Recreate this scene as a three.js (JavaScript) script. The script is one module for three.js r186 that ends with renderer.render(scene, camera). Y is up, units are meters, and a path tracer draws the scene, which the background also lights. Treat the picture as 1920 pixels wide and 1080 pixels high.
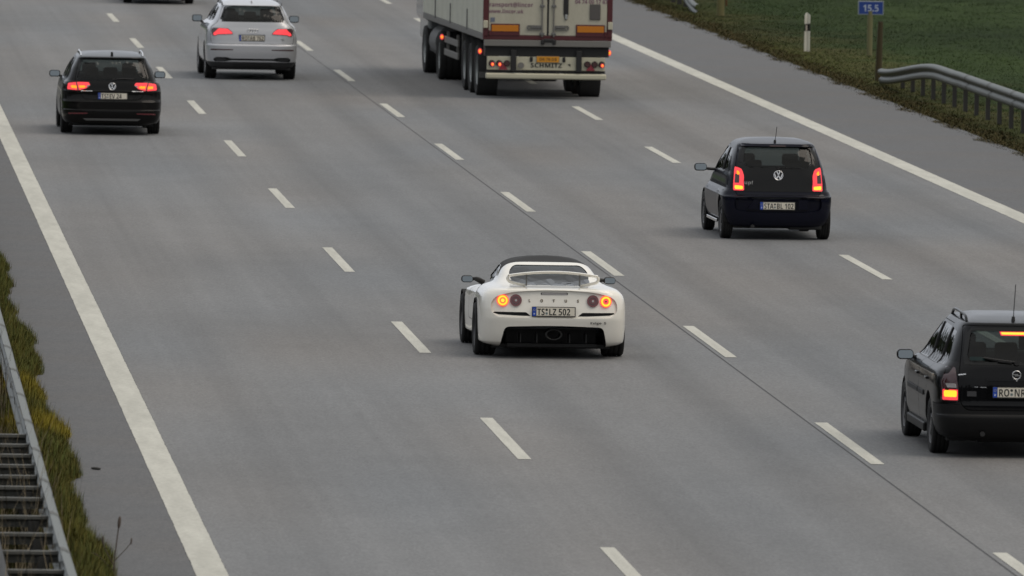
import * as THREE from 'three';
import { mergeGeometries, mergeVertices, toCreasedNormals } from 'three/addons/utils/BufferGeometryUtils.js';
import { RoundedBoxGeometry } from 'three/addons/geometries/RoundedBoxGeometry.js';
import { TextGeometry } from 'three/addons/geometries/TextGeometry.js';
import { FontLoader } from 'three/addons/loaders/FontLoader.js';
import { TessellateModifier } from 'three/addons/modifiers/TessellateModifier.js';
import { Brush, Evaluator, SUBTRACTION, INTERSECTION } from 'three-bvh-csg';

// ------------------------------------------------------------------ camera, sky, sun, exposure
const scene = new THREE.Scene();
const camera = new THREE.PerspectiveCamera(3.0427, 1920 / 1080, 1, 6000);
{
  const yaw = 0.067329, pitch = 0.055583, roll = 0.017574;       // a 370 mm lens on a bridge rail, 8.2 m above the road
  const fw = new THREE.Vector3(Math.sin(yaw) * Math.cos(pitch), -Math.sin(pitch), -Math.cos(yaw) * Math.cos(pitch));
  const r0 = new THREE.Vector3(Math.cos(yaw), 0, Math.sin(yaw)), u0 = new THREE.Vector3().crossVectors(r0, fw);
  const r = r0.clone().multiplyScalar(Math.cos(roll)).addScaledVector(u0, Math.sin(roll));
  const u = u0.clone().multiplyScalar(Math.cos(roll)).addScaledVector(r0, -Math.sin(roll));
  camera.position.set(0, 8.1868, 0);
  camera.quaternion.setFromRotationMatrix(new THREE.Matrix4().makeBasis(r, u, fw.clone().negate()));
  camera.focus = 140; camera.userData.fStop = 6.8;
}
const SUN = new THREE.Vector3(0.48, 0.82, 0.22).normalize();      // a veiled evening sun, high on the right
{
  const W = 256, H = 128, data = new Float32Array(W * H * 4);
  for (let j = 0; j < H; j++) for (let i = 0; i < W; i++) {
    const el = ((j + .5) / H - .5) * Math.PI, az = ((i + .5) / W - .5) * 2 * Math.PI;
    const d = new THREE.Vector3(Math.cos(az) * Math.cos(el), Math.sin(el), Math.sin(az) * Math.cos(el));
    const s = Math.max(0, d.y), c = .5 + .5 * d.dot(SUN);
    const veil = .40 + .46 * s + .10 * c * c * c + .26 * (1 - s) * (.5 - .5 * d.z) ** 2;   // brighter low in the west, ahead
    const cloud = 1 + .07 * Math.sin(az * 3 + 5 * s) * Math.cos(el * 9 + az) + .05 * Math.sin(az * 7 - el * 13);
    const warm = c * c, k = (j * W + i) * 4, L = d.y < 0 ? .16 : veil * cloud;
    data[k] = L * (.90 + .11 * warm); data[k + 1] = L * (.965 + .03 * warm); data[k + 2] = L * (1.08 - .15 * warm); data[k + 3] = 1;
  }
  const t = new THREE.DataTexture(data, W, H, THREE.RGBAFormat, THREE.FloatType);
  t.mapping = THREE.EquirectangularReflectionMapping; t.magFilter = THREE.LinearFilter; t.minFilter = THREE.LinearFilter; t.wrapS = THREE.RepeatWrapping; t.needsUpdate = true;
  scene.background = t; scene.environment = t;
}
const sun = new THREE.DirectionalLight(0xfff1e2, 1.3);
sun.position.copy(SUN).multiplyScalar(200).add(new THREE.Vector3(12, 0, -170)); sun.target.position.set(12, 0, -170);
sun.castShadow = true; sun.shadow.radius = 80; sun.shadow.mapSize.set(2048, 2048);
Object.assign(sun.shadow.camera, { left: -110, right: 110, top: 110, bottom: -110, near: 1, far: 500 });
scene.add(sun, sun.target);
const renderer = new THREE.WebGLRenderer({ antialias: true });
renderer.setSize(1024, 576); renderer.shadowMap.enabled = true;
renderer.toneMapping = THREE.LinearToneMapping; renderer.toneMappingExposure = 1.0;

// ------------------------------------------------------------------ helpers
let seed = 7;
const rnd = () => { seed = (seed * 1664525 + 1013904223) >>> 0; return seed / 4294967296; };
const lerp = THREE.MathUtils.lerp, clamp = THREE.MathUtils.clamp, smooth = THREE.MathUtils.smoothstep;
const V2 = (x, y) => new THREE.Vector2(x, y), V3 = (x, y, z) => new THREE.Vector3(x, y, z);
const used = new Map();
function numbered(name) { const n = used.get(name) ?? 0; used.set(name, n + 1); return n ? name + '_' + String(n).padStart(3, '0') : name; }
function tag(o, label, category, group) { o.userData.label = label; o.userData.category = category; if (group) o.userData.group = group; return o; }
function thing(name, label, category, pos = [0, 0, 0], turn = 0, group) {
  const o = new THREE.Group(); o.name = numbered(name); o.position.set(...pos); o.rotation.y = turn; scene.add(o);
  return tag(o, label, category, group);
}
function part(parent, name, geo, mat, pos, rot) {
  const g = Array.isArray(geo) ? merge(geo) : geo;
  const m = new THREE.Mesh(g, mat); m.name = parent === scene ? numbered(name) : name; m.castShadow = m.receiveShadow = true;
  if (pos) m.position.set(...pos); if (rot) m.rotation.set(...rot);
  parent.add(m); return m;
}
function structure(o) { o.userData.kind = 'structure'; return o; }
const plain = (g) => { const q = g.index ? g.toNonIndexed() : g; for (const k of Object.keys(q.attributes)) if (!['position', 'normal', 'uv'].includes(k)) q.deleteAttribute(k); if (!q.attributes.uv) q.setAttribute('uv', new THREE.BufferAttribute(new Float32Array(q.attributes.position.count * 2), 2)); q.clearGroups(); return q; };
const merge = (list) => mergeGeometries(list.map(plain));
const at = (g, x = 0, y = 0, z = 0, rx = 0, ry = 0, rz = 0) => g.applyMatrix4(new THREE.Matrix4().makeRotationFromEuler(new THREE.Euler(rx, ry, rz)).setPosition(x, y, z));
const box = (w, h, d, x = 0, y = 0, z = 0, r = 0) => at(r ? new RoundedBoxGeometry(w, h, d, 2, Math.min(r, w / 2.01, h / 2.01, d / 2.01)) : new THREE.BoxGeometry(w, h, d), x, y, z);
const cyl = (r, len, x, y, z, axis = 'y', seg = 20, r2 = r) => at(new THREE.CylinderGeometry(r, r2, len, seg), x, y, z, axis === 'z' ? Math.PI / 2 : 0, 0, axis === 'x' ? Math.PI / 2 : 0);
const tube = (pts, r, seg = 24, rs = 8) => new THREE.TubeGeometry(new THREE.CatmullRomCurve3(pts.map((p) => V3(...p))), seg, r, rs);
// polygons with rounded corners
function poly(pts, r = 0) {
  const s = new THREE.Shape(), n = pts.length;
  if (!r) { s.setFromPoints(pts.map((p) => V2(...p))); return s; }
  const out = [];
  for (let i = 0; i < n; i++) {
    const p = V2(...pts[i]), a = V2(...pts[(i + n - 1) % n]).sub(p), b = V2(...pts[(i + 1) % n]).sub(p);
    const rr = Math.min(pts[i][2] ?? r, a.length() * .49, b.length() * .49), A = p.clone().addScaledVector(a.normalize(), rr), B = p.clone().addScaledVector(b.normalize(), rr);
    for (let k = 0; k <= 6; k++) { const t = k / 6; out.push(V2((1 - t) ** 2 * A.x + 2 * t * (1 - t) * p.x + t * t * B.x, (1 - t) ** 2 * A.y + 2 * t * (1 - t) * p.y + t * t * B.y)); }
  }
  s.setFromPoints(out); return s;
}
const disc = (x, y, r, seg = 28) => { const s = new THREE.Shape(), o = []; for (let i = 0; i < seg; i++) o.push(V2(x + r * Math.cos(i / seg * 6.28319), y + r * Math.sin(i / seg * 6.28319))); s.setFromPoints(o); return s; };
const hole = (shape, inner) => { shape.holes.push(inner); return shape; };
const mirrored = (pts) => pts.map(([x, y, r]) => [-x, y, r]).reverse();
function grown(pts, d) {                                            // the polygon moved outwards by d
  const n = pts.length; let area = 0;
  for (let i = 0; i < n; i++) { const a = pts[i], b = pts[(i + 1) % n]; area += a[0] * b[1] - b[0] * a[1]; }
  const sg = area > 0 ? 1 : -1;
  return pts.map((p, i) => {
    const a = pts[(i + n - 1) % n], b = pts[(i + 1) % n];
    const u = V2(p[0] - a[0], p[1] - a[1]).normalize(), v = V2(b[0] - p[0], b[1] - p[1]).normalize();
    const nx = V2(u.y, -u.x).multiplyScalar(sg), ny = V2(v.y, -v.x).multiplyScalar(sg), m = nx.clone().add(ny), k = d / Math.max(.35, 1 + nx.dot(ny));
    return [p[0] + m.x * k, p[1] + m.y * k, p[2]];
  });
}
function pchip(xs, ys) {                                             // monotone curve through the key levels
  const n = xs.length, d = [], m = new Array(n).fill(0);
  for (let i = 0; i < n - 1; i++) d.push((ys[i + 1] - ys[i]) / (xs[i + 1] - xs[i]));
  for (let i = 1; i < n - 1; i++) m[i] = d[i - 1] * d[i] <= 0 ? 0 : 2 * d[i - 1] * d[i] / (d[i - 1] + d[i]);
  m[0] = d[0]; m[n - 1] = d[n - 2];
  return (x) => {
    if (x <= xs[0]) return ys[0]; if (x >= xs[n - 1]) return ys[n - 1];
    let i = 0; while (x > xs[i + 1]) i++;
    const h = xs[i + 1] - xs[i], t = (x - xs[i]) / h, t2 = t * t, t3 = t2 * t;
    return (2 * t3 - 3 * t2 + 1) * ys[i] + (t3 - 2 * t2 + t) * h * m[i] + (-2 * t3 + 3 * t2) * ys[i + 1] + (t3 - t2) * h * m[i + 1];
  };
}
const font = await new FontLoader().loadAsync('fonts/droid/droid_sans_bold.typeface.json');
function text(str, size, depth, squeeze = 1) {
  const g = new TextGeometry(str, { font, size, depth, curveSegments: 4 }); g.computeBoundingBox();
  g.translate(-(g.boundingBox.max.x + g.boundingBox.min.x) / 2, -size * .36, 0); g.scale(squeeze, 1, 1); return g;
}

// ------------------------------------------------------------------ materials
const std = (o) => new THREE.MeshStandardMaterial(o), phys = (o) => new THREE.MeshPhysicalMaterial(o);
const lin = (r, g, b) => new THREE.Color().setRGB(r, g, b);
function noiseTex(n, f, srgb) {
  const d = new Uint8Array(n * n * 4);
  for (let j = 0; j < n; j++) for (let i = 0; i < n; i++) { const v = f(i, j), k = (j * n + i) * 4; d[k] = clamp(v[0], 0, 255); d[k + 1] = clamp(v[1], 0, 255); d[k + 2] = clamp(v[2], 0, 255); d[k + 3] = 255; }
  const t = new THREE.DataTexture(d, n, n); t.wrapS = t.wrapT = THREE.RepeatWrapping; t.magFilter = THREE.LinearFilter; t.minFilter = THREE.LinearMipmapLinearFilter; t.generateMipmaps = true;
  if (srgb) t.colorSpace = THREE.SRGBColorSpace; t.needsUpdate = true; return t;
}
function tileNoise(n, cell) {                                        // tiling value noise
  const m = Math.max(1, Math.round(n / cell)), g = Float32Array.from({ length: m * m }, rnd);
  return (i, j) => {
    const x = i / n * m, y = j / n * m, x0 = Math.floor(x), y0 = Math.floor(y), fx = x - x0, fy = y - y0, sx = fx * fx * (3 - 2 * fx), sy = fy * fy * (3 - 2 * fy), G = (a, b) => g[((b % m + m) % m) * m + ((a % m + m) % m)];
    return lerp(lerp(G(x0, y0), G(x0 + 1, y0), sx), lerp(G(x0, y0 + 1), G(x0 + 1, y0 + 1), sx), sy);
  };
}
const M = {
  rubber: std({ color: lin(.012, .012, .012), roughness: .85 }),
  liner: std({ color: lin(.01, .01, .01), roughness: .9, side: THREE.DoubleSide }),
  trim: std({ color: lin(.012, .012, .013), roughness: .62 }),
  glossBlack: phys({ color: lin(.003, .003, .0034), roughness: .3, specularIntensity: .1, clearcoat: .55, clearcoatRoughness: .03 }),
  fabric: std({ color: lin(.012, .012, .013), roughness: .95 }),
  glass: phys({ color: lin(.62, .68, .68), roughness: .02, transmission: 1, thickness: 0, ior: 1.35 }),
  tint: phys({ color: lin(.18, .215, .215), roughness: .02, transmission: 1, thickness: 0, ior: 1.35 }),
  alloy: std({ color: lin(.30, .30, .31), roughness: .38, metalness: .9 }),
  darkAlloy: std({ color: lin(.09, .09, .095), roughness: .4, metalness: .8 }),
  chrome: std({ color: lin(.75, .75, .76), roughness: .12, metalness: 1 }),
  darkTint: phys({ color: lin(.09, .115, .125), roughness: .02, transmission: 1, thickness: 0, ior: 1.4 }),
  mirror: std({ color: lin(.22, .25, .27), roughness: .03, metalness: 1 }),
  plateBack: std({ color: lin(.015, .015, .016), roughness: .5 }),
  steel: std({ color: lin(.33, .35, .35), roughness: .5, metalness: .45 }),
  dullSteel: std({ color: lin(.15, .15, .15), roughness: .7, metalness: .3 }),
  redGlow: std({ color: lin(.35, .01, .012), roughness: .25, emissive: lin(1, .07, .085), emissiveIntensity: .95 }),
  amberGlow: std({ color: lin(.5, .15, .01), roughness: .3, emissive: lin(1, .33, .012), emissiveIntensity: 1.2 }),
  yellowGlow: std({ color: lin(.5, .25, .02), roughness: .3, emissive: lin(1, .60, .03), emissiveIntensity: 1.25 }),
  redLens: phys({ color: lin(.12, .012, .018), roughness: .12, clearcoat: 1, clearcoatRoughness: .05 }),
  smokedLens: phys({ color: lin(.045, .012, .014), roughness: .12, clearcoat: 1, clearcoatRoughness: .05 }),
  clearLens: phys({ color: lin(.35, .33, .33), roughness: .1, clearcoat: 1 }),
};
const carPaint = (r, g, b, rough = .35, extra = {}) => phys({ color: lin(r, g, b), roughness: rough, specularIntensity: r < .05 ? .05 : 1, clearcoat: r < .05 ? .42 : 1, clearcoatRoughness: .04, ...extra });

// ------------------------------------------------------------------ the setting
const ROAD_L = 2.95, ROAD_R = 22.05;
{
  const a = tileNoise(1024, 2.2), b = tileNoise(1024, 9), c = tileNoise(1024, 90), d = tileNoise(1024, 210), e = tileNoise(1024, 1.01);
  const asphalt = noiseTex(1024, (i, j) => {
    const v = 105 + (a(i, j) - .5) * 26 + (e(i, j) - .5) * 30 + (b(i, j) - .5) * 8 + (c(i, j) - .5) * 3, h = (d(i, j) - .5) * 3;
    return [v + h, v + 1, v + 2.5 - h];
  }, true);
  const grain = noiseTex(512, (i, j) => { const v = 255 * (.5 * a(i * 2, j * 2) + .5 * e(i * 2, j * 2)); return [v, v, v]; });
  // the lanes: wheel tracks, oil streaks, lengthwise streaks and patches in metres (u across 15.18 m, v along 72 m)
  const NU = 1024, NV = 2048, grid = (nu, nv) => { const g = Float32Array.from({ length: nu * nv }, rnd); return (u, v) => { const x = u * nu, y = v * nv, x0 = Math.floor(x), y0 = Math.floor(y), fx = x - x0, fy = y - y0, sx = fx * fx * (3 - 2 * fx), sy = fy * fy * (3 - 2 * fy), G = (p, q) => g[((q % nv) + nv) % nv * nu + ((p % nu) + nu) % nu]; return lerp(lerp(G(x0, y0), G(x0 + 1, y0), sx), lerp(G(x0, y0 + 1), G(x0 + 1, y0 + 1), sx), sy) - .5; }; };
  const streak = grid(150, 6), streak2 = grid(40, 3), blot = grid(9, 9), blot2 = grid(26, 60), fine = grid(1000, 900), spot = grid(330, 700);
  const laneTex = (() => {
    const d = new Uint8Array(NU * NV * 4), lanes = [[4.12, 7.87], [7.87, 11.62], [11.62, 15.37], [15.37, 19.3]];
    for (let j = 0; j < NV; j++) for (let i = 0; i < NU; i++) {
      const u = i / NU, v = j / NV, x = 4.12 + u * 15.18; let tr = 0;
      lanes.forEach(([a, b], n) => { const c = (a + b) / 2, q = [.6, 1, 1.15, 1.3][n]; for (const o of [-.92, .92]) tr -= q * 7.5 * Math.exp(-(((x - c - o) / .34) ** 2)); tr -= q * 2.5 * Math.exp(-(((x - c) / .22) ** 2)) * (1 + 1.5 * streak(u, v)); });
      const s = spot(u, v); let L = 107 + tr * (1 + .8 * blot(u, v)) + streak(u, v) * 5 + streak2(u, v) * 5 + blot(u, v) * 11 + blot2(u, v) * 4 + fine(u, v) * 14 + (rnd() - .5) * 10 + (s > .44 ? -8 : 0);
      const h = blot(u + .3, v + .4) * 5, k = (j * NU + i) * 4; d[k] = clamp(L + h, 0, 255); d[k + 1] = clamp(L + .5, 0, 255); d[k + 2] = clamp(L + 1.5 - h, 0, 255); d[k + 3] = 255;
    }
    const t = new THREE.DataTexture(d, NU, NV); t.wrapS = t.wrapT = THREE.RepeatWrapping; t.magFilter = THREE.LinearFilter; t.colorSpace = THREE.SRGBColorSpace; t.needsUpdate = true; return t;
  })();
  const roadMat = std({ map: laneTex, roughness: .86 }), shoulderMat = std({ map: asphalt, bumpMap: grain, bumpScale: .004, roughness: .86, color: lin(.66, .655, .66) });
  const sheet = (x0, x1, z0, z1, y, tile) => {
    const g = new THREE.PlaneGeometry(x1 - x0, z1 - z0, 1, 1); g.rotateX(-Math.PI / 2); g.translate((x0 + x1) / 2, y, (z0 + z1) / 2);
    const p = g.attributes.position, uv = g.attributes.uv; for (let i = 0; i < p.count; i++) uv.setXY(i, p.getX(i) / tile, p.getZ(i) / tile); return g;
  };
  const road = thing('road', 'four lane grey asphalt carriageway with white dashed lane lines', 'road'); structure(road);
  const lanesSheet = sheet(4.12, 19.3, -900, 160, 0, 7); { const p = lanesSheet.attributes.position, uv = lanesSheet.attributes.uv; for (let i = 0; i < p.count; i++) uv.setXY(i, (p.getX(i) - 4.12) / 15.18, p.getZ(i) / 72); }
  part(road, 'carriageway', lanesSheet, roadMat);
  part(road, 'hard_shoulder', sheet(19.3, ROAD_R, -900, 160, 0, 7), shoulderMat);
  part(road, 'median_shoulder', sheet(1.2, 4.12, -900, 160, 0, 7), shoulderMat);
  const wear = noiseTex(512, (i, j) => { const v = 216 + (a(i * 2, j * 2) - .5) * 30 + (b(i * 2, j * 2) - .5) * 26 + (e(i * 2, j * 2) - .5) * 16; return [v, v - 1, v - 8]; }, true);
  const ragged = (() => { const n = 128, m = 1024, d = new Uint8Array(n * m * 4), g1 = grid(22, 300), g2 = grid(60, 500), g3 = grid(8, 40); for (let j = 0; j < m; j++) for (let i = 0; i < n; i++) { const u = i / n, v = j / m, e = Math.min(u, 1 - u), worn = g1(u, v) * .6 + g2(u, v) * .5 + g3(u, v) * .5, on = e > .012 + .035 * (g1(u * .2, v) + .5) * (g3(0, v) + .6) && worn > -.66, k = (j * n + i) * 4; d[k] = d[k + 1] = d[k + 2] = on ? 255 : 0; d[k + 3] = 255; } const t = new THREE.DataTexture(d, n, m); t.wrapS = t.wrapT = THREE.RepeatWrapping; t.magFilter = THREE.LinearFilter; t.needsUpdate = true; return t; })();
  const lineTex = (() => { const n = 64, m = 1024, d = new Uint8Array(n * m * 4), g1 = grid(12, 260), g2 = grid(3, 30), g3 = grid(2, 9); for (let j = 0; j < m; j++) for (let i = 0; i < n; i++) { const u = i / n, v = j / m, L = 216 + g1(u, v) * 14 + g2(u, v) * 14 + g3(u, v) * 16 + (rnd() - .5) * 10, k = (j * n + i) * 4; d[k] = clamp(L, 0, 255); d[k + 1] = clamp(L - 1, 0, 255); d[k + 2] = clamp(L - 9, 0, 255); d[k + 3] = 255; } const t = new THREE.DataTexture(d, n, m); t.wrapS = t.wrapT = THREE.RepeatWrapping; t.magFilter = THREE.LinearFilter; t.colorSpace = THREE.SRGBColorSpace; t.needsUpdate = true; return t; })();
  const paint = std({ map: lineTex, alphaMap: ragged, alphaTest: .5, color: lin(.63, .63, .61), roughness: .7 });
  const strip = (x0, x1, z0, z1) => { const g = sheet(x0, x1, z0, z1, .004, 1), p = g.attributes.position, uv = g.attributes.uv, o = rnd() * 7; for (let i = 0; i < p.count; i++) uv.setXY(i, (p.getX(i) - x0) / (x1 - x0), p.getZ(i) / 21 + o); return g; };
  part(road, 'edge_line', strip(3.81, 4.12, -900, 160), paint);
  part(road, 'edge_line', strip(19.145, 19.51, -900, 160), paint);
  for (const [x, z0, k0, k1] of [[7.795, 264.49, -8, 13], [11.544, 246.417, -9, 12], [15.295, 210.44, -11, 10]])
    for (let k = k0; k <= k1; k++) { const z = -(z0 - 18 * k); part(road, 'lane_dash', strip(x, x + .15, z - .15, z + 6.25), paint); }
  part(road, 'joint_seam', sheet(11.470, 11.488, -900, 160, .003, 1), std({ color: lin(.040, .040, .042), roughness: .8 }));

  // ground: one sheet to the horizon
  const gn = tileNoise(512, 5), gm = tileNoise(512, 40), gl = tileNoise(512, 130);
  const soil = noiseTex(512, (i, j) => { const v = gn(i, j), w = gm(i, j), q = gl(i, j); return [56 + v * 10 + w * 8, 78 + v * 10 + w * 8, 38 + v * 8 + q * 4]; }, true);
  const gm0 = phys({ map: soil, roughness: 1, specularIntensity: .1 });
  const ground = part(scene, 'ground', sheet(-3000, 3000, -3500, 2500, -.06, 9), gm0);
  // the mown meadow on the right verge
  const md = (() => { const n = 1024, d = new Uint8Array(n * n * 4), p1 = grid(7, 6), p2 = grid(22, 20), p3 = grid(70, 46), p4 = grid(400, 300), p5 = grid(900, 900); for (let j = 0; j < n; j++) for (let i = 0; i < n; i++) { const u = i / n, v = j / n, x = u * 48, w = p1(u, v) * 15 + p2(u, v) * 12 + p3(u, v) * 10 + p4(u, v) * 13 + p5(u, v) * 10, dry = clamp((3.4 + 3 * p3(u * .3, v * 2) - x) / 2.6, 0, 1), k = (j * n + i) * 4; d[k] = clamp(lerp(45, 72, dry) + w * .7, 0, 255); d[k + 1] = clamp(lerp(58, 70, dry) + w * .8, 0, 255); d[k + 2] = clamp(lerp(31, 42, dry) + w * .4, 0, 255); d[k + 3] = 255; } const t = new THREE.DataTexture(d, n, n); t.wrapS = t.wrapT = THREE.MirroredRepeatWrapping; t.magFilter = THREE.LinearFilter; t.colorSpace = THREE.SRGBColorSpace; t.needsUpdate = true; return t; })();
  const mg = sheet(ROAD_R - .06, 70, -420, 60, -.022, 1); { const p = mg.attributes.position, uv = mg.attributes.uv; for (let i = 0; i < p.count; i++) uv.setXY(i, (p.getX(i) - 22) / 48, p.getZ(i) / 120); }
  tag(structure(part(scene, 'meadow', mg, phys({ map: md, roughness: 1, specularIntensity: .1 }))), 'smooth mown green meadow beyond the right hard shoulder', 'meadow');
  tag(structure(ground), 'dark grassy ground beside the road', 'ground');
}
// guardrails
function railProfile() {                                             // W beam, road face towards +x, half height .155
  const p = [[0, -.155], [.04, -.152], [.058, -.115], [.064, -.055], [.02, -.025], [.016, .0], [.08, .045], [.096, .085], [.075, .13], [.03, .152], [0, .155]];
  return p;
}
function beam(path, side) {                                          // path of [x, y, z]; extrudes the W profile with 4 mm of steel
  const pr = railProfile(), n = pr.length, pos = [], idx = [], ring = [...pr, ...pr.map(([a, b]) => [a - .006, b]).reverse()], R = ring.length;
  for (const [x, y, z] of path) for (const [a, b] of ring) pos.push(x + side * a, y + b, z);
  for (let i = 0; i < path.length - 1; i++) for (let k = 0; k < R; k++) { const a = i * R + k, b = i * R + (k + 1) % R; idx.push(a, b, a + R, b, b + R, a + R); }
  const g = new THREE.BufferGeometry(); g.setAttribute('position', new THREE.Float32BufferAttribute(pos, 3)); g.setIndex(idx); g.computeVertexNormals();
  g.setAttribute('uv', new THREE.Float32BufferAttribute(new Float32Array(pos.length / 3 * 2), 2)); return g;
}
{
  const galv = (() => { const a = tileNoise(256, 6), b = tileNoise(256, 40); return noiseTex(256, (i, j) => { const v = 190 + (a(i, j) - .5) * 26 + (b(i, j) - .5) * 44; return [v, v + 1, v - 3]; }, true); })();
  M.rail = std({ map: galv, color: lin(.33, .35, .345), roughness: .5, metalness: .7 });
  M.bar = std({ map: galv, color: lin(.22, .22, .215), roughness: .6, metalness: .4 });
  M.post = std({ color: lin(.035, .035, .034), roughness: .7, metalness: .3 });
  // twin rail on the left verge with spacer bars
  const t = thing('guardrail', 'twin steel guardrail with spacer bars like a ladder in the left verge weeds', 'guardrail');
  const zs = []; for (let z = -30; z > -270; z -= 4) zs.push(z);
  const bend = (z) => 2.40 + .0028 * Math.max(0, -z - 95);
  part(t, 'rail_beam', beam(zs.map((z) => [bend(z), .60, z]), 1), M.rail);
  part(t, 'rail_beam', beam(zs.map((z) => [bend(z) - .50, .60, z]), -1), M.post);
  for (let z = -92.2; z > -135; z -= 4) part(t, 'rail_joint', beam([[bend(z) + .004, .603, z], [bend(z - .32) + .004, .603, z - .32]], 1), M.bar);
  const bar = mergeGeometries([plain(box(.5, .035, .07, 0, 0, 0, .006)), plain(box(.5, .08, .012, 0, -.05, -.03))]), post = box(.10, .7, .06, 0, .3, 0, .004);
  const spots = [-90.85, -92.83, -94.77, -96.72]; for (let z = -98.85, i = 0; z > -150; i++) { if (z > -108) spots.push(z); z -= 1.38; } spots.unshift(-88.9, -86.9, -84.9);
  spots.forEach((z, i) => { const x = bend(z) - .25; part(t, 'spacer_bar', bar, M.bar, [x, .68, z]); if (i % 2 === 0 || z > -97) part(t, 'post', post, M.post, [x + .12, 0, z]); });

  // single rail on the right verge, its near run ramped into the ground
  const up = (z) => lerp(.13, .60, smooth(z, -227, -215));
  const ramp = []; for (let z = -226; z < -212; z += .6) ramp.push([22.92 + .06 * smooth(z, -226, -214), up(z), z]); for (let z = -211.5; z < -110; z += 3) ramp.push([23.0, .60, z]);
  const r = thing('guardrail', 'single steel guardrail ramping down into the grass at its far end', 'guardrail');
  part(r, 'rail_beam', beam(ramp, -1), M.rail);
  for (let z = -223.4; z < -130; z += 2.0) { const h = up(z); part(r, 'post', box(.08, h + .3, .08, 0, (h - .3) / 2 + .1, 0), M.post, [23.10, 0, z]); if (z > -216) part(r, 'spacer_block', box(.07, .16, .10, 0, 0, 0), M.post, [23.03, h, z]); }
  for (let z = -210; z < -130; z += 4) part(r, 'rail_joint', beam([[22.996, .60, z], [22.996, .60, z + .32]], -1), M.bar);
  const far = thing('guardrail', 'far guardrail end beside the yellowish post at the top of the verge', 'guardrail');
  const fr = []; for (let z = -273; z > -330; z -= 1) fr.push([23.0, lerp(.05, .60, smooth(-z, 273, 281)), z]);
  part(far, 'rail_beam', beam(fr, -1), M.rail);
  for (let z = -276; z > -330; z -= 2) part(far, 'post', box(.12, .8, .07, 0, .15, 0), M.post, [23.10, 0, z]);
}
// verge furniture
{
  const d = thing('delineator_post', 'white roadside delineator post with a black slanted band', 'delineator', [23.11, 0, -244.9], .12);
  const wht = std({ color: lin(.62, .61, .55), roughness: .6 });
  const section = (w, dd) => { const s = new THREE.Shape(); s.moveTo(-w / 2, -dd / 2); s.quadraticCurveTo(0, dd * .9, w / 2, -dd / 2); s.lineTo(w / 2 - .02, -dd / 2); s.quadraticCurveTo(0, dd * .45, -w / 2 + .02, -dd / 2); s.closePath(); return s; };
  const post = (y0, y1, w = .13, dd = .11) => { const g = new THREE.ExtrudeGeometry(section(w, dd), { depth: y1 - y0, bevelEnabled: false, curveSegments: 8 }); g.rotateX(-Math.PI / 2); g.translate(0, y0, 0); return g; };
  part(d, 'post', post(0, .46), wht);
  const cap = post(.62, .88); { const p = cap.attributes.position; for (let i = 0; i < p.count; i++) if (p.getY(i) > .8) p.setY(i, .88 - Math.abs(p.getX(i)) * .9); cap.computeVertexNormals(); }
  part(d, 'post_cap', cap, wht);
  const band = post(.46, .62, .131, .112); { const p = band.attributes.position; for (let i = 0; i < p.count; i++) p.setY(i, p.getY(i) + (p.getX(i)) * .35 * (p.getY(i) > .5 ? 1 : 0)); band.computeVertexNormals(); }
  part(d, 'black_band', band, std({ color: lin(.012, .012, .012), roughness: .6 }));
  part(d, 'reflector', box(.035, .13, .012, -.012, .53, .03, .004), std({ color: lin(.5, .45, .4), roughness: .3 }));

  const s = thing('kilometre_sign', 'small blue kilometre sign reading 15.5 on a yellowish post', 'sign', [24.34, 0, -242.7]);
  const c = document.createElement('canvas'); c.width = 512; c.height = 272; const x = c.getContext('2d');
  x.fillStyle = '#7d8894'; x.fillRect(0, 0, 512, 272); x.fillStyle = '#173a86'; x.fillRect(14, 14, 484, 244); x.fillStyle = '#a9b2c4'; x.font = 'bold 190px sans-serif'; x.textAlign = 'center'; x.textBaseline = 'middle'; x.save(); x.translate(256, 142); x.scale(.9, 1); x.fillText('15.5', 0, 0); x.restore();
  const tx = new THREE.CanvasTexture(c); tx.colorSpace = THREE.SRGBColorSpace;
  part(s, 'post', cyl(.062, 1.0, -.01, .5, -.03), std({ color: lin(.15, .145, .07), roughness: .8 }));
  const board = part(s, 'board', box(.58, .315, .02, 0, 1.07, 0, .008), std({ color: lin(.3, .32, .34), roughness: .5, metalness: .3 }));
  part(board, 'board_face', at(new THREE.PlaneGeometry(.565, .30), 0, 1.07, .0125), std({ map: tx, roughness: .5 }));
  const st = thing('wooden_stake', 'dark brown wooden stake in front of the blue kilometre sign', 'stake', [23.01, 0, -227.45]);
  part(st, 'stake', at(new THREE.CylinderGeometry(.055, .075, 1.26, 7), 0, .6, 0, 0, 0, -.02), std({ color: lin(.048, .038, .018), roughness: 1 }));
  const y = thing('verge_post', 'thick yellowish post at the top edge of the right verge', 'post', [23.35, 0, -270.5]);
  part(y, 'post', cyl(.10, 1.2, 0, .6, 0, 'y', 12), std({ color: lin(.13, .12, .05), roughness: .9 }));
  part(y, 'reflector_strip', box(.05, .5, .05, .14, .5, .02), std({ color: lin(.09, .045, .015), roughness: .9 }));
}
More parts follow.
